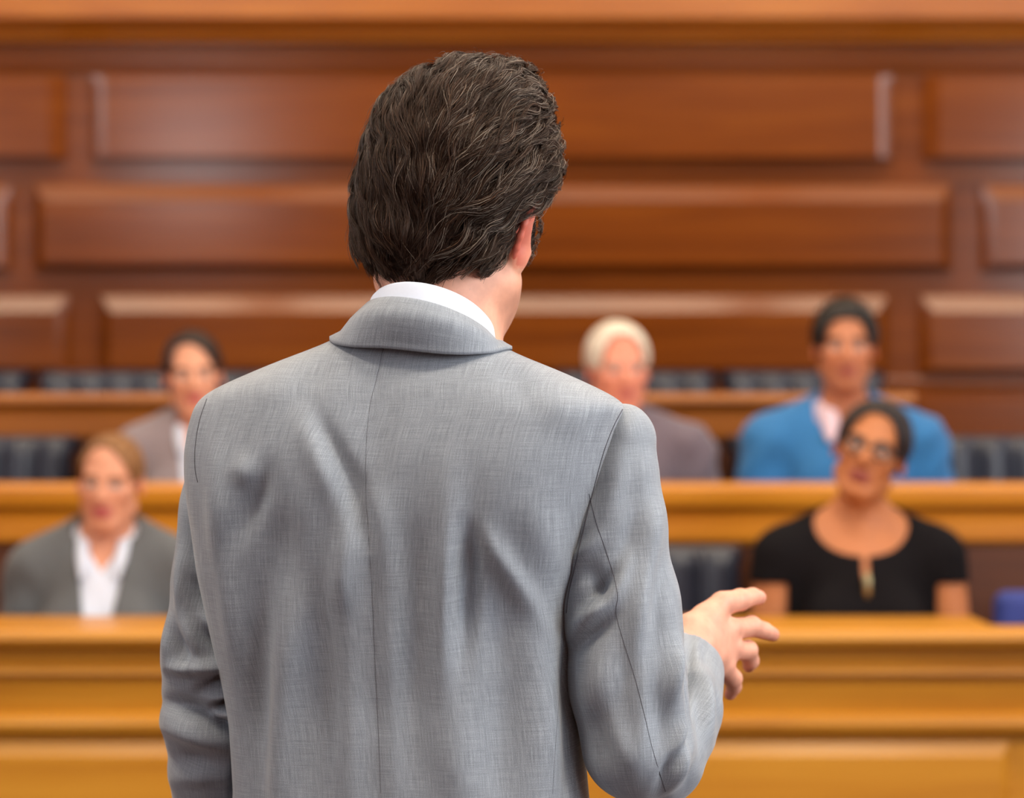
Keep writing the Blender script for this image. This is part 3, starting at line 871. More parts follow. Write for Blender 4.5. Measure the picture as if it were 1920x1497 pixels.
r, Z, hp, Mh = figure('e', (JP(1588, 6.50), 6.53, .37), 'seated man with short black hair, blue sweater and pale pink collar', lin(200, 130, 92), lin(160, 84, 72), lin(34, 24, 20),
    hx=.004, hz=.785, yaw=-4, pitch=0, roll=0, hs=.97, sh=.212, sz=1.03, stubble=.35, hair_mat_=H_black,
    hair=dict(thick=.015, top=1.2, oval=(.062, .082, 3.0, -.02), rough=1.5),
    under=[('shirt', M['pink_shirt'], .006, [cut_vneck(.545, .036, .61), cut_above(.615)], dict(forearm=False))],
    top=[('sweater', M['sweater'], .022, [cut_vneck(.495, .088, .60, .0, .008), cut_above(.565)], {})])
add_collar(r, Z, M['pink_shirt'], .605, .10, .485, r=.021)
# ------------------------------------------------------------------ the standing speaker
LX, LY = P(775, 900, 2.52)[0], 2.55
law = thing('person', (LX, LY, 0), 'standing man seen from behind in a light grey suit, gesturing with his open hand', 'person')
ORI = np.array([LX, LY, 0.0])
YAW = math.radians(-13)           # body turned a little to the right
HYAW = math.radians(-16)          # head turned further

def pix(v):
    return CX + v[:, 0] / v[:, 1] * FPX, CY - (v[:, 2] - CAM_Z) / v[:, 1] * FPX

# ---- head frame
HS = 1.07
HO = P(845, 417, 2.555)
Mh = Matrix.Translation(HO) @ Matrix.Rotation(HYAW, 4, 'Z') @ Matrix.Rotation(math.radians(3), 4, 'Y') @ Matrix.Rotation(math.radians(-4), 4, 'X')
HR = np.array(Mh)[:3, :3]
hp = lambda x, y, z: HR @ (np.array([x, y, z]) * HS) + HO

# ---- body: head, neck, trunk, arms, hands and legs as one surface
def axis(lo, hi, coarse, fine, bands):
    out = [lo]
    while out[-1] < hi:
        f = any(a - fine <= out[-1] < b for a, b in bands); out.append(out[-1] + (fine if f else coarse))
    return np.array(out)
xs = axis(LX - .36, LX + .62, .007, .0023, [(HO[0] - .11, HO[0] + .13), (.15, .31)])
ys = axis(2.25, 3.0, .007, .0023, [(2.42, 2.72), (2.60, 2.86)])
zs = axis(-.02, 1.88, .010, .0023, [(1.12, 1.32), (1.52, 1.70)])
B = Field(xs, ys, zs)
shR, shL = P(1130, 815, 2.49), P(435, 805, 2.57)
elR, elL = P(1200, 1395, 2.475), P(408, 1330, 2.60)
wrR = P(1290, 1215, 2.685); wrL = P(425, 1660, 2.70)
hipc = np.array([P(775, 900, 2.52)[0], 2.53, .93])
rt = np.array([math.cos(YAW), math.sin(YAW), 0]); fw = np.array([-math.sin(YAW), math.cos(YAW), 0])
neck0 = P(800, 640, 2.51)
Rz = np.array(Matrix.Rotation(YAW, 3, 'Z'))
B.ellipsoid(hipc, (.155, .11, .13), Rz)
B.ellipsoid(hipc + (0, 0, .19), (.135, .095, .17), Rz, .06)
B.ellipsoid(hipc + (0, -.0, .37), (.155, .10, .18), Rz, .06)
B.capsule(neck0 - rt * .12 + (0, .02, -.09), neck0 + rt * .12 + (0, .02, -.09), .045, None, .06)
for q in (-1, 1): B.capsule(neck0 + (0, .01, -.02), neck0 + rt * q * .10 + (0, .02, -.075), .04, .035, .04)
for s_, e_, w_ in ((shR, elR, wrR), (shL, elL, wrL)):
    B.capsule(s_ + (0, .01, -.02), e_, .040, .036, .03); B.capsule(e_, w_, .034, .027, .015)
for q in (-1, 1):
    hj = hipc + rt * q * .095 + (0, 0, -.03); kn = np.array([hj[0] + q * .01, hj[1] + .02, .49]); an = np.array([hj[0] + q * .015, hj[1] - .02, .08])
    B.chain([hj, kn, an], [.085, .055, .038], .03); B.capsule(an + (0, 0, -.03), an + fw * .13 + (0, 0, -.05), .034, .028, .02)
# neck
B.capsule(neck0 + (0, .005, -.03), hp(-.004, -.026, -.055), .059, .060, .03)
B.capsule(neck0 + (.01, .03, -.03), hp(.012, .01, -.075), .052, .050, .04)
head_prims(B, Mh, HS, ear=False, fat=1.03)
# the visible ear: thin shell standing off the head, rim and lobe
for q in (-1, 1):
    erot = HR @ rot_xyz(math.radians(10), math.radians(q * 17), math.radians(-q * 30))
    ex = lambda z: .0785 + .30 * (z + .012)
    B.ellipsoid(hp(q * ex(-.010), -.010, -.010), np.array((.0060, .018, .033)) * HS, erot, .006)
    B.ellipsoid(hp(q * .0735, -.006, -.036), np.array((.0065, .010, .012)) * HS, erot, .008)
    rim = []
    for a in np.linspace(-1.0, 2.4, 10):
        z_ = -.008 + .031 * math.sin(a); rim.append(hp(q * (ex(z_) + .004 * max(0, math.cos(a))), -.012 - .019 * math.cos(a), z_))
    B.chain(rim, [.0038] * 10, .003)
    B.ellipsoid(hp(q * (ex(-.006) + .009), .003, -.006), np.array((.007, .010, .020)) * HS, erot, .005, 'sub')
# right hand: knuckles, three visible bent fingers, little finger curled under, thumb on the far side
H = lambda px, py, d: P(px, py, d)
kn = dict(i=H(1354, 1132, 2.742), m=H(1372, 1180, 2.752), r=H(1372, 1218, 2.752), p=H(1358, 1252, 2.742))
wA, wB = H(1288, 1185, 2.685), H(1300, 1235, 2.680)
B.capsule(wrR, (wA + wB) / 2 + (0, .004, 0), .027, .028, .015)
for kq, w0, r0, r1 in (('i', H(1296, 1180, 2.69), .017, .0135), ('m', H(1300, 1198, 2.69), .017, .0135), ('r', H(1304, 1216, 2.69), .017, .013), ('p', H(1308, 1236, 2.688), .016, .0125)):
    B.capsule(w0, kn[kq], r0, r1, .014)
B.capsule(H(1325, 1165, 2.715), H(1340, 1225, 2.715), .015, .014, .012)
FING = dict(
    i=([kn['i'], H(1388, 1126, 2.772), H(1411, 1119, 2.788), H(1423, 1121, 2.800)], [.0142, .0122, .0104, .0088]),
    m=([kn['m'], H(1409, 1176, 2.782), H(1433, 1183, 2.797), H(1449, 1190, 2.808)], [.0130, .0116, .0100, .0082]),
    r=([kn['r'], H(1402, 1221, 2.782), H(1408, 1240, 2.796), H(1404, 1249, 2.806)], [.0125, .0112, .0098, .0078]),
    p=([kn['p'], H(1374, 1274, 2.765), H(1376, 1288, 2.778), H(1369, 1302, 2.786)], [.0120, .0104, .0092, .0074]))
for kq, (pts, rs) in FING.items():
    B.chain(pts, rs, .002)
    B.ellipsoid(pts[0] + (0, -.007, .003), (.0095, .0085, .0088), None, .005)
    B.ellipsoid(pts[1] + (0, -.003, .0015), np.array((1, 1, 1)) * rs[1] * 1.04, None, .003)
B.chain([H(1318, 1195, 2.715), H(1330, 1185, 2.75), H(1345, 1190, 2.785), H(1362, 1200, 2.81)], [.015, .014, .0115, .009], .008)
# left hand at the side
d = wrL - elL; d /= np.linalg.norm(d)
hand_prims(B, wrL, d, np.cross(d, (1, 0, 0)) * -1, (-1, 0, 0), 1.0, .5)
v, f = B.mesh()
v = relax(v, f, 1, .35)
SKIN = lin(226, 166, 138)
tone = tones(v, Mh, HS, SKIN, lin(180, 92, 88), lin(60, 40, 32), stubble=.5)
q = (v - HO) @ HR / HS
ear = (np.abs(q[:, 0]) > .0745) & (np.abs(q[:, 1] + .005) < .035) & (np.abs(q[:, 2]) < .042)
er = np.clip((-.004 - q[:, 1]) / .02 + .35, 0, 1)[:, None] * .75
tone[ear, :3] = tone[ear, :3] * (1 - er[ear]) + np.array(lin(206, 92, 74)[:3]) * er[ear]
px, py = pix(v)
handm = (v[:, 0] > .185) & (v[:, 2] > 1.13) & (v[:, 2] < 1.3) & (v[:, 1] > 2.6)
tone[handm, :3] = np.array(lin(226, 164, 138)[:3])
for kq, (pts, rs) in FING.items():            # reddened knuckles and fingertips, paler nails
    for p_, rad, w in ((pts[0], .011, .35), (pts[1], .009, .35), (pts[3], .011, .45)):
        ww = (w * np.exp(-((v - p_) ** 2).sum(1) / rad ** 2) * handm)[:, None]; tone[:, :3] = tone[:, :3] * (1 - ww) + np.array(lin(214, 118, 104)[:3]) * ww
# sideburn and neck down hair tone
sb = np.clip(1.6 - np.abs(q[:, 1] - .036) / .022, 0, 1) * np.clip(1.6 - np.abs(q[:, 2] + .014) / .042, 0, 1) * (np.abs(q[:, 0]) > .05)
sb = (.8 * sb)[:, None]; tone[:, :3] = tone[:, :3] * (1 - sb) + np.array(lin(70, 52, 42)[:3]) * sb
mesh_obj('body', v - ORI, f, M['skin'], law, True, {'tone': ('FLOAT_COLOR', tone)})

# ---- jacket body: rings laid from the outline of the back
TR = np.array([(606, 890), (622, 905), (640, 925), (652, 945), (665, 968), (682, 1012), (700, 1056), (725, 1112), (742, 1146), (756, 1168), (768, 1172), (785, 1166), (810, 1158), (850, 1148), (900, 1134), (950, 1118), (1020, 1100), (1090, 1082), (1130, 1076), (1200, 1078), (1290, 1082), (1380, 1090), (1497, 1100), (1700, 1120), (2030, 1150)], float)
TL = np.array([(606, 690), (622, 662), (640, 628), (652, 598), (665, 566), (682, 522), (700, 478), (725, 420), (742, 392), (756, 380), (770, 374), (800, 367), (850, 361), (900, 363), (950, 369), (1000, 376), (1080, 386), (1150, 400), (1220, 415), (1290, 430), (1360, 443), (1497, 452), (1700, 430), (2030, 400)], float)
DEP = np.array([(606, .060), (640, .068), (700, .086), (760, .106), (850, .122), (950, .128), (1100, .124), (1300, .118), (1497, .122), (2030, .150)], float)
YC = np.array([(606, 2.505), (700, 2.512), (800, 2.52), (1000, 2.53), (1300, 2.535), (1497, 2.53), (2030, 2.54)], float)
rows_ = np.concatenate([np.arange(606, 780, 1.6), np.arange(780, 1510, 3.2), np.arange(1510, 2031, 26)])
NB, NF = 420, 90
ph = np.concatenate([np.linspace(-.12, np.pi + .12, NB), np.linspace(np.pi + .12, 2 * np.pi - .12, NF + 2)[1:-1]])
V = []; W = []
_rr = np.arange(600, 2060, 2.0)
def eased(tab, sg=16):
    y_ = np.interp(_rr, tab[:, 0], tab[:, 1]); k_ = np.exp(-.5 * (np.arange(-40, 41) * 2.0 / sg) ** 2); k_ /= k_.sum()
    return np.convolve(np.pad(y_, 40, mode='edge'), k_, 'valid')
_tl, _tr = eased(TL, 10), eased(TR, 10); _dep, _yc = eased(DEP, 24), eased(YC, 24); _n = eased(np.array([(606, 2.0), (680, 2.2), (760, 2.6), (900, 2.8), (1500, 2.6)], float), 24)
for r_ in rows_:
    l_, rr_ = np.interp(r_, _rr, _tl), np.interp(r_, _rr, _tr)
    z_ = CAM_Z + (CY - r_) * 2.50 / FPX
    xl, xr = (l_ - CX) * 2.57 / FPX, (rr_ - CX) * 2.47 / FPX
    b_ = np.interp(r_, _rr, _dep); yc = np.interp(r_, _rr, _yc)
    w_ = (xr - xl) / 2; a_ = math.sqrt(max(w_ * w_ - (b_ * math.sin(YAW)) ** 2 * .5, 1e-4)) / math.cos(YAW)
    n_ = np.interp(r_, _rr, _n)
    cx_, sx_ = np.cos(ph), np.sin(ph)
    lx = a_ * np.sign(cx_) * np.abs(cx_) ** (2 / n_); ly = -b_ * np.sign(sx_) * np.abs(sx_) ** (2 / n_)
    X = (xl + xr) / 2 + lx * math.cos(YAW) - ly * math.sin(YAW); Y = yc + lx * math.sin(YAW) + ly * math.cos(YAW)
    V.append(np.stack([X, Y, np.full_like(X, z_)], 1)); W.append(np.stack([lx, np.full_like(X, z_), np.zeros_like(X)], 1))
nr, nc = len(rows_), len(ph)
V = np.concatenate(V); W = np.concatenate(W)
ii, jj = np.meshgrid(np.arange(nr - 1), np.arange(nc), indexing='ij')
FQ = np.stack([ii * nc + jj, ii * nc + (jj + 1) % nc, (ii + 1) * nc + (jj + 1) % nc, (ii + 1) * nc + jj], -1).reshape(-1, 4)
n_ = normals(V, FQ)
if (n_[:, 1] * (V[:, 1] - 2.52)).sum() < 0: FQ = FQ[:, ::-1].copy(); n_ = -n_
px, py = pix(V)
BACK = [
    (705, 700, 692, 1000, 42, -1.4),
    (606, 800, 660, 915, 17, -3.4), (660, 915, 692, 1010, 20, -3.0), (575, 800, 628, 930, 24, 2.0), (700, 930, 712, 1040, 26, 2.2),
    (655, 985, 640, 1130, 26, 4.0), (500, 890, 452, 1000, 20, -3.4), (525, 960, 528, 1130, 34, -3.4), (410, 880, 418, 1045, 24, 3.4), (455, 870, 470, 900, 22, 2.0),
    (882, 1005, 866, 1210, 22, -4.6), (838, 950, 832, 1230, 24, 3.2), (905, 1000, 1000, 1150, 20, 2.4), (930, 1090, 950, 1280, 38, -2.6), (1000, 960, 1035, 1080, 36, 2.2),
    (545, 1150, 518, 1500, 26, 3.6), (484, 1090, 482, 1500, 26, -4.4), (610, 1120, 600, 1500, 30, -2.4), (655, 1180, 660, 1500, 26, 2.2),
    (775, 1010, 770, 1320, 30, -2.4), (735, 1050, 740, 1500, 24, 1.6), (850, 1260, 860, 1500, 40, 2.4), (935, 1290, 945, 1500, 36, -2.2), (1010, 1180, 1025, 1500, 34, 2.8), (1062, 1150, 1072, 1500, 18, -3.0),
    (420, 1060, 452, 1300, 18, 2.2), (560, 700, 480, 760, 40, 1.2), (1010, 740, 1100, 800, 40, 1.2),
    (945, 690, 1000, 760, 26, -1.0), (600, 680, 560, 760, 26, -1.0)]
disp = 3.6 * folds(px, py, BACK) + .007 * np.exp(-((px - 530) / 110) ** 2 - ((py - 880) / 170) ** 2) + .007 * np.exp(-((px - 965) / 110) ** 2 - ((py - 880) / 170) ** 2)
SEAM = [(722, 646), (706, 710), (693, 760), (686, 830), (685, 920), (692, 1020), (698, 1120), (702, 1220), (708, 1340), (714, 1510)]
gr = np.zeros_like(px)
sx = np.interp(py, [p[1] for p in SEAM], [p[0] for p in SEAM])
gr = np.exp(-((px - sx) / 2.2) ** 2) * (py > 640) * .0011
rp = RNG.uniform(0, 6.28, 8)
mic = .0005 * (np.sin(px * .055 + np.sin(py * .017 + rp[0]) * 2 + rp[1]) + .7 * np.sin(px * .031 - py * .012 + rp[2])) * np.clip((py - 760) / 150, 0, 1)
bk = np.clip(-n_[:, 1], 0, 1) ** .6
V = V + n_ * ((disp + mic - gr) * bk)[:, None]
torso_bvh = BVHTree.FromPolygons([tuple(p) for p in V], [tuple(q) for q in FQ[::1]])
jacket = mesh_obj('jacket', V - ORI, FQ, M['suit'], law, True, {'weave': ('FLOAT_VECTOR', W)})

# ---- sleeves
def sleeve(name, ctr, rad, far, frad, wr_cut, cutdir, inner, fl, hgrid=.003):
    pts = np.array(ctr + far); lo = pts.min(0) - .09; hi = pts.max(0) + .09
    S = Field.uniform(lo, hi, hgrid)
    S.chain(ctr, rad, .012); S.chain(far, frad, .004)
    if wr_cut is not None:
        wc = np.asarray(wr_cut); cd = np.asarray(cutdir, float); cd /= np.linalg.norm(cd)
        S.op(wc - .14, wc + .14, lambda x, y, z: (x - wc[0]) * cd[0] + (y - wc[1]) * cd[1] + (z - wc[2]) * cd[2], .003, 'int')
        S.capsule(wc + cd * .05, wc - cd * .035, inner, None, .002, 'sub')
    v, f = S.mesh(); v = relax(v, f, 2, .5); n = normals(v, f)
    px, py = pix(v)
    v = v + n * (3.4 * folds(px, py, fl) * np.clip(-n[:, 1] + .35, 0, 1) ** .6)[:, None]
    # weave runs along the arm, upper and lower
    def frame(a, b):
        t = (b - a) / np.linalg.norm(b - a); e1 = np.cross(t, (0, 1, 0)); e1 /= np.linalg.norm(e1); e2 = np.cross(t, e1)
        d_ = v - a; s_ = np.clip(d_ @ t, 0, np.linalg.norm(b - a)); dist = np.linalg.norm(d_ - s_[:, None] * t, axis=1)
        return dist, np.stack([np.arctan2(d_ @ e1, -(d_ @ e2) * np.sign(e2[1])) * .055, d_ @ t, 0 * dist], 1)
    d1, w1 = frame(np.array(ctr[0]), np.array(ctr[-1])); d2, w2 = frame(np.array(far[0]), np.array(far[-1]))
    Wv = np.where((d1 <= d2 + .004)[:, None], w1, w2 + (.3, .5, 0))
    return mesh_obj(name, v - ORI, f, M['suit'], jacket, True, {'weave': ('FLOAT_VECTOR', Wv)})
SR = [P(1163, 826, 2.49), P(1152, 900, 2.49), P(1150, 985, 2.488), P(1162, 1130, 2.485), P(1182, 1280, 2.48), P(1196, 1398, 2.475)]
SRr = [.0375, .044, .0530, .0605, .0625, .0585]
FR = [P(1222, 1412, 2.505), P(1254, 1330, 2.59), P(1286, 1246, 2.68)]
FRr = [.0580, .0585, .0440]
FL_R = [(1180, 780, 1150, 900, 22, 2.0), (1200, 830, 1215, 1000, 20, 1.5), (1165, 890, 1140, 960, 18, 1.8),
    (1120, 1010, 1075, 1060, 14, 2.5), (1110, 1075, 1130, 1120, 16, -3.0), (1150, 1075, 1095, 1130, 14, -3.2), (1150, 1115, 1085, 1175, 16, 3.0), (1140, 1165, 1080, 1215, 14, -2.8), (1180, 1040, 1155, 1100, 14, 2.2),
    (1200, 950, 1165, 1060, 18, -2.0), (1235, 950, 1205, 1120, 18, 1.8), (1240, 1060, 1225, 1200, 18, -1.8), (1205, 1120, 1190, 1230, 20, 2.2), (1130, 1220, 1110, 1330, 26, 2.2), (1175, 1240, 1165, 1330, 18, -1.5),
    (1262, 1180, 1262, 1330, 16, 2.0), (1285, 1200, 1300, 1300, 12, -3.0), (1250, 1300, 1240, 1400, 18, -2.5), (1100, 1330, 1140, 1430, 22, -2.2), (1150, 1360, 1180, 1440, 22, 2.2), (1215, 1330, 1200, 1430, 18, 2.0),
    (1314, 1300, 1320, 1410, 10, -3.0), (1298, 1235, 1290, 1400, 6, -2.5), (1278, 1190, 1262, 1300, 10, 1.8), (1235, 1260, 1215, 1380, 14, -1.6), (1285, 1345, 1262, 1425, 8, 2.2), (1322, 1270, 1330, 1380, 11, 3.5), (1320, 1210, 1330, 1250, 10, -2.0), (1345, 1290, 1345, 1370, 8, -1.5), (1290, 1400, 1262, 1470, 12, 3.0), (1270, 1410, 1240, 1470, 9, -3.0)]
sleeve('sleeve', SR, SRr, FR, FRr, P(1284, 1251, 2.675), P(1286, 1246, 2.68) - P(1238, 1371, 2.548), .0375, FL_R, .0028)
SL = [P(416, 798, 2.575), P(424, 860, 2.578), P(426, 950, 2.58), P(426, 1090, 2.585), P(414, 1220, 2.59), P(411, 1310, 2.60)]
SLr = [.032, .040, .0475, .0575, .0600, .0625]
FLf = [P(411, 1325, 2.60), P(420, 1430, 2.63), P(425, 1660, 2.70)]
FL_L = [(362, 880, 368, 940, 10, -2.0), (345, 960, 350, 1100, 14, 2.0), (372, 1010, 372, 1100, 12, -2.0), (360, 1090, 395, 1150, 13, -3.5), (340, 1060, 345, 1140, 10, 2.5), (350, 1150, 372, 1230, 14, 3.5), (385, 1150, 420, 1190, 12, 2.5), (392, 1190, 425, 1225, 9, -4.0),
    (330, 1190, 360, 1250, 12, -2.5), (325, 1160, 315, 1240, 12, 3.0), (365, 1250, 425, 1250, 11, 4.5), (325, 1250, 365, 1255, 12, 3.0), (385, 1290, 440, 1265, 9, -5.0), (400, 1310, 445, 1300, 8, 3.0), (405, 1328, 450, 1305, 8, -5.0), (400, 1345, 450, 1335, 9, 3.5),
    (312, 1318, 380, 1330, 13, -3.5), (370, 1335, 450, 1372, 10, -5.0), (320, 1360, 430, 1395, 18, 4.5), (330, 1420, 420, 1440, 16, -2.5), (340, 1460, 440, 1450, 16, 2.0), (450, 1420, 440, 1490, 10, -3.0)]
sleeve('sleeve', SL, SLr, FLf, [.0625, .0610, .047], P(425, 1660, 2.70), wrL - elL, .040, FL_L, .0028)

# ---- seams: fine dark tubes on the cloth, coloured as the shade in each seam
def on_surface(bvh_list, pts2d, off):
    out = []
    for a, b in pts2d:
        d0 = P(a, b, 1.0) - np.array([0, 0, CAM_Z]); d0 /= np.linalg.norm(d0); best = None
        for bv in bvh_list:
            hit = bv.ray_cast(Vector((0, 0, CAM_Z)), Vector(d0))
            if hit[0] is not None and (best is None or hit[3] < best[3]): best = hit
        if best is not None: out.append(np.array(best[0]) + np.array(best[1]) * off * (1 if best[1].y < 0 else -1))
    return out
def smooth_path(p, n=40):
    p = np.array(p, float); t = np.linspace(0, len(p) - 1, n); i = np.clip(t.astype(int), 0, len(p) - 2); u = (t - i)[:, None]
    P0, P1, P2, P3 = p[np.clip(i - 1, 0, None)], p[i], p[i + 1], p[np.clip(i + 2, None, len(p) - 1)]
    return .5 * (2 * P1 + (P2 - P0) * u + (2 * P0 - 5 * P1 + 4 * P2 - P3) * u ** 2 + (3 * P1 - P0 - 3 * P2 + P3) * u ** 3)
def obj_bvh(o):
    vv = [tuple(np.array(w.co) + ORI) for w in o.data.vertices]; return BVHTree.FromPolygons(vv, [tuple(q.vertices) for q in o.data.polygons])
sl_r, sl_l = jacket.children[0], jacket.children[1]
BV = [torso_bvh, obj_bvh(sl_r), obj_bvh(sl_l)]
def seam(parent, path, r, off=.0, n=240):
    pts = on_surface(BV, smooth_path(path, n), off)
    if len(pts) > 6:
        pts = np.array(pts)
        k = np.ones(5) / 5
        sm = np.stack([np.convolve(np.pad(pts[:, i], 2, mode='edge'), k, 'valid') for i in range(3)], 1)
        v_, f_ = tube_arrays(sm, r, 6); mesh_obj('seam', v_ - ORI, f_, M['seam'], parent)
seam(sl_r, [(1104, 925), (1118, 980), (1135, 1030), (1152, 1085), (1158, 1120), (1155, 1150), (1168, 1200), (1190, 1270), (1208, 1340), (1222, 1400), (1240, 1460), (1248, 1485)], .0004)
seam(jacket, [(1167, 768), (1150, 800), (1131, 850), (1112, 920), (1096, 985), (1081, 1050), (1067, 1110), (1062, 1150)], .0008)
seam(jacket, [(388, 748), (374, 790), (366, 840), (366, 880), (371, 905)], .0006)
seam(jacket, [(719, 650), (706, 710), (694, 760), (687, 830), (686, 920), (692, 1020), (698, 1120), (702, 1220), (708, 1340), (714, 1490)], .00022)
seam(jacket, [(1058, 1180), (1052, 1260), (1046, 1340), (1040, 1420), (1036, 1490)], .00022)

# ---- jacket collar and shirt collar
def ring(cx, rx, ry, zs_, tx, ty, D, n=120, c0=-40, c1=220):
    out = []
    for a in np.radians(np.linspace(c0, c1, n)):
        c = P(cx, 0, D); z = CAM_Z + (CY - (zs_ + tx * -math.cos(a) * -1 - ty * math.sin(a))) * D / FPX
        out.append((c[0] + rx * math.cos(a), D - ry * math.sin(a), z))
    return np.array(out)
def band(name, rings, mat, parent, weave=True, off=.0, bvh=None):
    n = len(rings[0]); v = np.concatenate(rings); m = len(rings)
    ii, jj = np.meshgrid(np.arange(m - 1), np.arange(n - 1), indexing='ij')
    f = np.stack([ii * n + jj, ii * n + jj + 1, (ii + 1) * n + jj + 1, (ii + 1) * n + jj], -1).reshape(-1, 4)
    s = np.concatenate([np.linspace(-.13, .13, n)[:, None].repeat(1, 1) for _ in rings])[:, 0]
    Wv = np.stack([s, np.repeat(np.arange(m) * .006, n), 0 * s], 1)
    o = mesh_obj(name, v - ORI, f, mat, parent, True, {'weave': ('FLOAT_VECTOR', Wv)})
    import bmesh
    bm = bmesh.new(); bm.from_mesh(o.data); bmesh.ops.recalc_face_normals(bm, faces=bm.faces); bm.to_mesh(o.data); bm.free()
    return o
CD = 2.495
# shirt collar: stand inside, roll, leaf outside
s_in = ring(808, .056, .060, 640, 22, 40, CD); s_top0 = ring(810, .0600, .066, 598, 24, 57, CD); s_top = ring(810, .0625, .0695, 596, 24, 57, CD); s_top1 = ring(810, .0650, .0725, 600, 24, 57, CD); s_out = ring(809, .0690, .0765, 650, 22, 48, CD)
sh = mesh_shirt = band('shirt', [s_in, s_top0, s_top, s_top1, s_out], M['shirt_white'], law)
# jacket collar
k = 9; top = ring(806, .0690, .0800, 615, 31, 44, CD); bot = ring(787, .0905, .1000, 656, 12, 16, CD)
inn = ring(806, .0640, .0750, 660, 31, 44, CD); rings = [inn, ring(806, .0665, .0775, 617, 31, 44, CD)]
for i in range(k):
    u = i / (k - 1); rr = top * (1 - u) + bot * u
    bow = .0035 * math.sin(math.pi * u)
    c = np.array([P(797, 0, CD)[0], CD, 0]); dv = rr - c; dv[:, 2] = 0; dv /= np.linalg.norm(dv, axis=1, keepdims=True)
    rings.append(rr + dv * bow)
def lift(rr, off, snap=0.0):
    out = rr.copy()
    for i_, p_ in enumerate(rr):
        loc, nor, _, dist = torso_bvh.find_nearest(Vector(p_))
        nv = np.array(nor); nv = nv if (nv[1] < .3 or nv @ (p_ - np.array([P(797, 0, CD)[0], CD, p_[2]])) > 0) else -nv
        dd = (p_ - np.array(loc)) @ nv
        if dd < off or snap: out[i_] = p_ + nv * (off - dd) * (1.0 if dd < off else snap)
    return out
rings = rings[:3] + [lift(q_, .0045, .9 * max(0, (i_ - 2) / (len(rings) - 4)) ** 1.2) for i_, q_ in enumerate(rings[3:])]
edge = rings[-1]; rings += [edge + (0, 0, -.0035), lift(edge + (0, .004, -.003), .0005)]
band('collar', rings, M['suit'], jacket)

# ---- trousers and shoes
T_ = Field.uniform((LX - .3, 2.3, .03), (LX + .32, 2.85, 1.02), .006)
for q in (-1, 1):
    hj = hipc + rt * q * .095 + (0, 0, -.03); kn_ = np.array([hj[0] + q * .01, hj[1] + .02, .49]); an = np.array([hj[0] + q * .015, hj[1] - .02, .06])
    T_.chain([hj, kn_, an], [.105, .078, .072], .03)
T_.ellipsoid(hipc, (.165, .118, .12), Rz, .05)
v, f = T_.mesh(); Wt = np.stack([v[:, 0], v[:, 2], 0 * v[:, 0]], 1)
mesh_obj('trousers', v - ORI, f, M['suit'], law, True, {'weave': ('FLOAT_VECTOR', Wt)})
for q in (-1, 1):
    an = np.array([hipc[0] + rt[0] * q * .095 + q * .025, hipc[1] + rt[1] * q * .095 - .02, .08])
    S = Field.uniform(an - (.12, .14, .1), an + (.16, .26, .06), .005)
    S.capsule(an + (0, -.03, -.035), an + fw * .15 + (0, 0, -.05), .045, .036, .02)
    S.op(an - .3, an + .3, lambda x, y, z: .001 - z + 0 * x + 0 * y, 0, 'int')
    v, f = S.mesh(); mesh_obj('shoe', v - ORI, f, M['shoe'], law)

# ---- hair: a shaped mass, then some twenty thousand swept locks on it
HL = np.array([(109, 880), (113, 862), (120, 835), (132, 800), (150, 768), (180, 735), (215, 711), (250, 695), (290, 682), (330, 672), (370, 667), (410, 664), (450, 664), (475, 672), (492, 690), (505, 702), (518, 712), (532, 735)], float)
HRt = np.array([(109, 925), (113, 945), (120, 966), (132, 990), (150, 1008), (180, 1026), (215, 1040), (250, 1050), (290, 1056), (330, 1056), (360, 1048), (385, 1030), (400, 1012), (430, 990), (460, 975), (480, 960), (500, 940), (518, 905), (532, 860)], float)
HD = 2.545
HL[-4:, 0] += 6; HRt[-4:, 0] += 14; HL[:, 1] += np.interp(HL[:, 0], [109, 150, 250], [0, 6, 11]); HRt[:, 1] -= np.interp(HRt[:, 0], [109, 150, 250], [0, 6, 11]); HL[:, 0] += np.interp(HL[:, 0], [109, 200], [10, 0]); HRt[:, 0] += np.interp(HRt[:, 0], [109, 200], [10, 0])
hz_of = lambda r_: CAM_Z + (CY - r_) * HD / FPX
G = Field.uniform((P(650, 0, HD)[0] - .03, 2.36, hz_of(560)), (P(1075, 0, HD)[0] + .03, 2.74, hz_of(80)), .003)
zl = hz_of(HL[:, 0])[::-1]; zr = hz_of(HRt[:, 0])[::-1]; xl_ = ((HL[:, 1] - CX) * HD / FPX)[::-1]; xr_ = ((HRt[:, 1] - CX) * HD / FPX)[::-1]
cyaw, syaw = math.cos(HYAW), math.sin(HYAW)
def hair_fn(x, y, z):
    zz = z.ravel(); L_ = np.interp(zz, zl, xl_); R_ = np.interp(zz, zr, xr_); w = np.maximum((R_ - L_) / 2, .004); c = (R_ + L_) / 2
    ratio = 1.16
    a = (w / math.sqrt(cyaw ** 2 + (ratio * syaw) ** 2)).reshape(1, 1, -1); c = c.reshape(1, 1, -1)
    dx, dy = x - c, y - (HO[1] - .012 - .024 * np.clip((hz_of(350) - z) / .10, 0, 1))
    lx, ly = dx * cyaw + dy * syaw, -dx * syaw + dy * cyaw
    rr = np.sqrt((lx / a) ** 2 + (ly / (a * ratio)) ** 2)
    d = (rr - 1) * a
    return np.maximum(d, np.maximum(z - hz_of(118), hz_of(550) - z))
G.op([a[0] for a in G.ax], [a[-1] for a in G.ax], hair_fn)
for q in (-1, 1): G.ellipsoid(hp(q * .071, .026, .004), np.array((.014, .026, .052)) * HS, HR, .012)      # temples
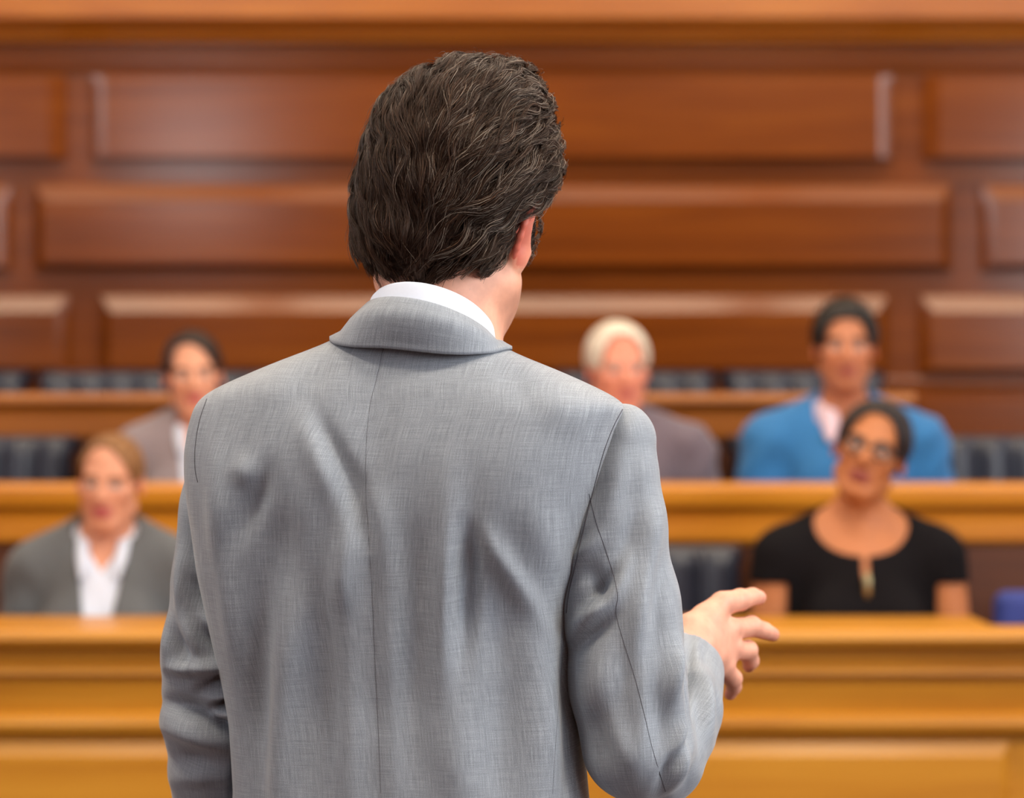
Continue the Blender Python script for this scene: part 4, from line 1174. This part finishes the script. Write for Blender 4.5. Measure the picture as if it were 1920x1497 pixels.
# keep the face, temples and ears free of hair
def face_cut(x, y, z):
    a = [HR[0][i] * (x - HO[0]) + HR[1][i] * (y - HO[1]) + HR[2][i] * (z - HO[2]) for i in range(3)]
    lx, ly, lz = (q / HS for q in a)
    zmin = np.interp(ly, [-.14, -.065, -.045, -.030, -.018, -.008, .004, .010, .036, .046, .055, .075, .11], [-.100, -.088, -.070, -.052, -.020, .020, .015, -.036, -.034, .020, .058, .085, .105])
    return (zmin - lz) * .8
G.op([a[0] for a in G.ax], [a[-1] for a in G.ax], face_cut, .010, 'int')
hv, hf = G.mesh(); hv = relax(hv, hf, 5, .5); hn = normals(hv, hf)
hq = (hv - HO) @ HR / HS
lump = np.sin(hq[:, 0] * 95 + 4 * np.sin(hq[:, 2] * 38 + 1) + hq[:, 1] * 30) * .5 + np.sin(hq[:, 2] * 120 + 5 * np.sin(hq[:, 1] * 40) + hq[:, 0] * 50) * .5
hv = hv + hn * (lump * .0028)[:, None]; hn = normals(hv, hf)
cap_bvh = BVHTree.FromPolygons([tuple(p) for p in hv], [tuple(q) for q in hf])
# roots spread evenly over the outside of the mass
lq = (hv - HO) @ HR / HS
fc = hv[hf].mean(1); fq = (fc - HO) @ HR / HS; fnv = hn[hf].mean(1); fnl = fnv @ HR
ar = np.linalg.norm(np.cross(hv[hf[:, 2]] - hv[hf[:, 0]], hv[hf[:, 3]] - hv[hf[:, 1]]), axis=1)
ok = ~((fnl[:, 2] < -.8)) & ~((fnl[:, 1] > .75) & (fq[:, 2] < .10))
pr = ar * ok; pr /= pr.sum()
NG, NS, SEG = 1700, 22, 12
gi = RNG.choice(len(fc), NG, p=pr)
groot = fc[gi].copy()
def flow(p, n):
    """combed back from the brow, falling as it nears the nape; local axes of the head"""
    l = (p - HO) @ HR / HS
    back = np.array([0, -1.0, 0]); down = np.array([0, 0, -1.0])
    wd = .22 + .9 * np.clip((.02 - l[1]) / .10, 0, 1) * np.clip((.14 - l[2]) / .12, 0, 1) + .25 * (l[0] < 0)
    v_ = back + down * wd
    v_ = v_ + np.array([1.0, 0, 0]) * (-.10 * l[0] / .08) * np.clip((-l[1] - .02) / .06, 0, 1)      # towards the middle of the back
    v_ = HR @ v_
    v_ = v_ - n * (v_ @ n)
    return v_ / (np.linalg.norm(v_) + 1e-6)
paths = np.zeros((NG, SEG, 3)); gn = np.zeros((NG, 3)); gs = np.zeros((NG, 3))
glen = RNG.uniform(.045, .085, NG)
for g_ in range(NG):
    p = groot[g_].copy(); wav = RNG.uniform(.1, .5); wph = RNG.uniform(0, 6.28); wfr = RNG.uniform(.8, 2.2); dep = RNG.uniform(-.006, .001); lifted = RNG.uniform(.002, .007) if RNG.random() > .3 else RNG.uniform(.006, .011)
    l0 = (p - HO) @ HR / HS
    L_ = glen[g_] * np.interp(l0[2], [-.06, .0], [.55, 1.0])
    if l0[1] > -.005 and l0[2] < .035: L_ = .014; dep = -.002; lifted = .0015
    st = L_ / (SEG - 1)
    for s_ in range(SEG):
        loc, nor, _, _ = cap_bvh.find_nearest(Vector(p)); nor = np.array(nor)
        u = s_ / (SEG - 1)
        lp = (p - HO) @ HR / HS
        if s_ > 0 and (off_ or (nor[2] < -.4 and lp[2] < -.035 and lp[1] < -.05)):              # past the hem of the mass the ends hang free
            off_ = True; paths[g_, s_] = paths[g_, s_ - 1] + dirv / np.linalg.norm(dirv) * st * .8; p = paths[g_, s_]; continue
        off_ = False
        if s_ == 0:
            gn[g_] = nor; gs[g_] = np.cross(nor, flow(p, nor))
        fl = flow(p, nor); sd = np.cross(nor, fl)
        hgt = dep + (lifted - dep) * math.sin(u * 2.2) ** 1.0
        paths[g_, s_] = np.array(loc) + nor * hgt
        dirv = fl + sd * wav * math.sin(wph + u * 6.28 * wfr * .5)
        p = np.array(loc) + dirv / np.linalg.norm(dirv) * st
SV, SF, STONE = [], [], []
K = 3
tt = np.linspace(0, 1, SEG)
wid = np.interp(tt, [0, .1, .7, 1], [.6, 1, .8, .25])
DK, MD, LT, GY = (np.array(lin(*c)[:3]) for c in ((26, 16, 13), (60, 40, 30), (98, 70, 52), (165, 150, 136)))
base = 0
for g_ in range(NG):
    pth = paths[g_]; tan = np.gradient(pth, axis=0); tan /= np.linalg.norm(tan, axis=1, keepdims=True) + 1e-9
    sd = np.cross(gn[g_], tan); sd /= np.linalg.norm(sd, axis=1, keepdims=True) + 1e-9; up = np.cross(tan, sd)
    l0 = (groot[g_] - HO) @ HR / HS
    lit_grey = np.clip((l0[0] - .01) / .07, 0, 1) * .16 + .02  # grey streaks, most on the right, a highlight painted into strand colour
    gtone = RNG.random()
    for s_ in range(NS):
        o1, o2 = RNG.normal(0, .0042), RNG.normal(0, .0014)
        cl = 1 - .72 * tt ** 1.1
        cr = RNG.normal(0, .0007); fz = RNG.uniform(0, 6.28)
        c = pth + sd * (o1 * cl + cr * np.sin(fz + tt * 7))[:, None] + up * (o2 * cl + abs(RNG.normal(0, .0008)) * tt)[:, None]
        if RNG.random() < .05: c = c + up * (RNG.uniform(.002, .007) * tt ** 2)[:, None] + sd * (RNG.normal(0, .006) * tt ** 2)[:, None]
        rr = RNG.uniform(.00016, .00032) * wid
        for k_ in range(K):
            a = 2 * np.pi * k_ / K; SV.append(c + sd * (rr * math.cos(a))[:, None] + up * (rr * math.sin(a))[:, None])
        r_ = RNG.random()
        col = DK + (MD - DK) * np.clip(.25 + .5 * gtone + RNG.normal(0, .25), 0, 1)
        if r_ < lit_grey: col = col + (GY - col) * RNG.uniform(.4, 1)
        elif r_ < lit_grey + .09: col = col + (LT - col) * RNG.uniform(.4, 1)
        STONE.append(np.tile(np.append(col, 1), (K * SEG, 1)))
SV = np.concatenate(SV); STONE = np.concatenate(STONE)
nst = NG * NS
one = np.array([(k_ * SEG + s_, k_ * SEG + s_ + 1, ((k_ + 1) % K) * SEG + s_ + 1, ((k_ + 1) % K) * SEG + s_) for k_ in range(K) for s_ in range(SEG - 1)])
SF = (one[None] + (np.arange(nst) * K * SEG)[:, None, None]).reshape(-1, 4)
hv_in = hv - hn * .006
allv = np.concatenate([hv_in, SV]); allf = np.concatenate([hf, SF + len(hv)])
tn = np.concatenate([np.tile(np.append(DK * .8, 1), (len(hv), 1)), STONE])
mesh_obj('hair', allv - ORI, allf, [M['hair'], M['hair_base']], law, True, {'tone': ('FLOAT_COLOR', tn)}, matidx=np.concatenate([np.ones(len(hf)), np.zeros(len(SF))]))
# ------------------------------------------------------------------ camera and picture settings
cam = bpy.data.cameras.new('camera'); co = bpy.data.objects.new('camera', cam); COL.objects.link(co)
co.location = (0, 0, CAM_Z); co.rotation_euler = (math.radians(90), 0, 0)
cam.sensor_width = 36.0; cam.lens = 36.0 * FPX / 1920.0; cam.clip_start = .05
cam.dof.use_dof = True; cam.dof.focus_distance = 2.46; cam.dof.aperture_fstop = cam.lens / 1000.0 / APERTURE
SC.camera = co
w = bpy.data.worlds.new('sky'); SC.world = w; w.use_nodes = True
w.node_tree.nodes['Background'].inputs[0].default_value = (.75, .85, 1, 1); w.node_tree.nodes['Background'].inputs[1].default_value = 1.0
vs = SC.view_settings; vs.view_transform = 'Standard'; vs.look = 'None'; vs.exposure = EXPOSURE; vs.gamma = 1.0; vs.use_curve_mapping = False
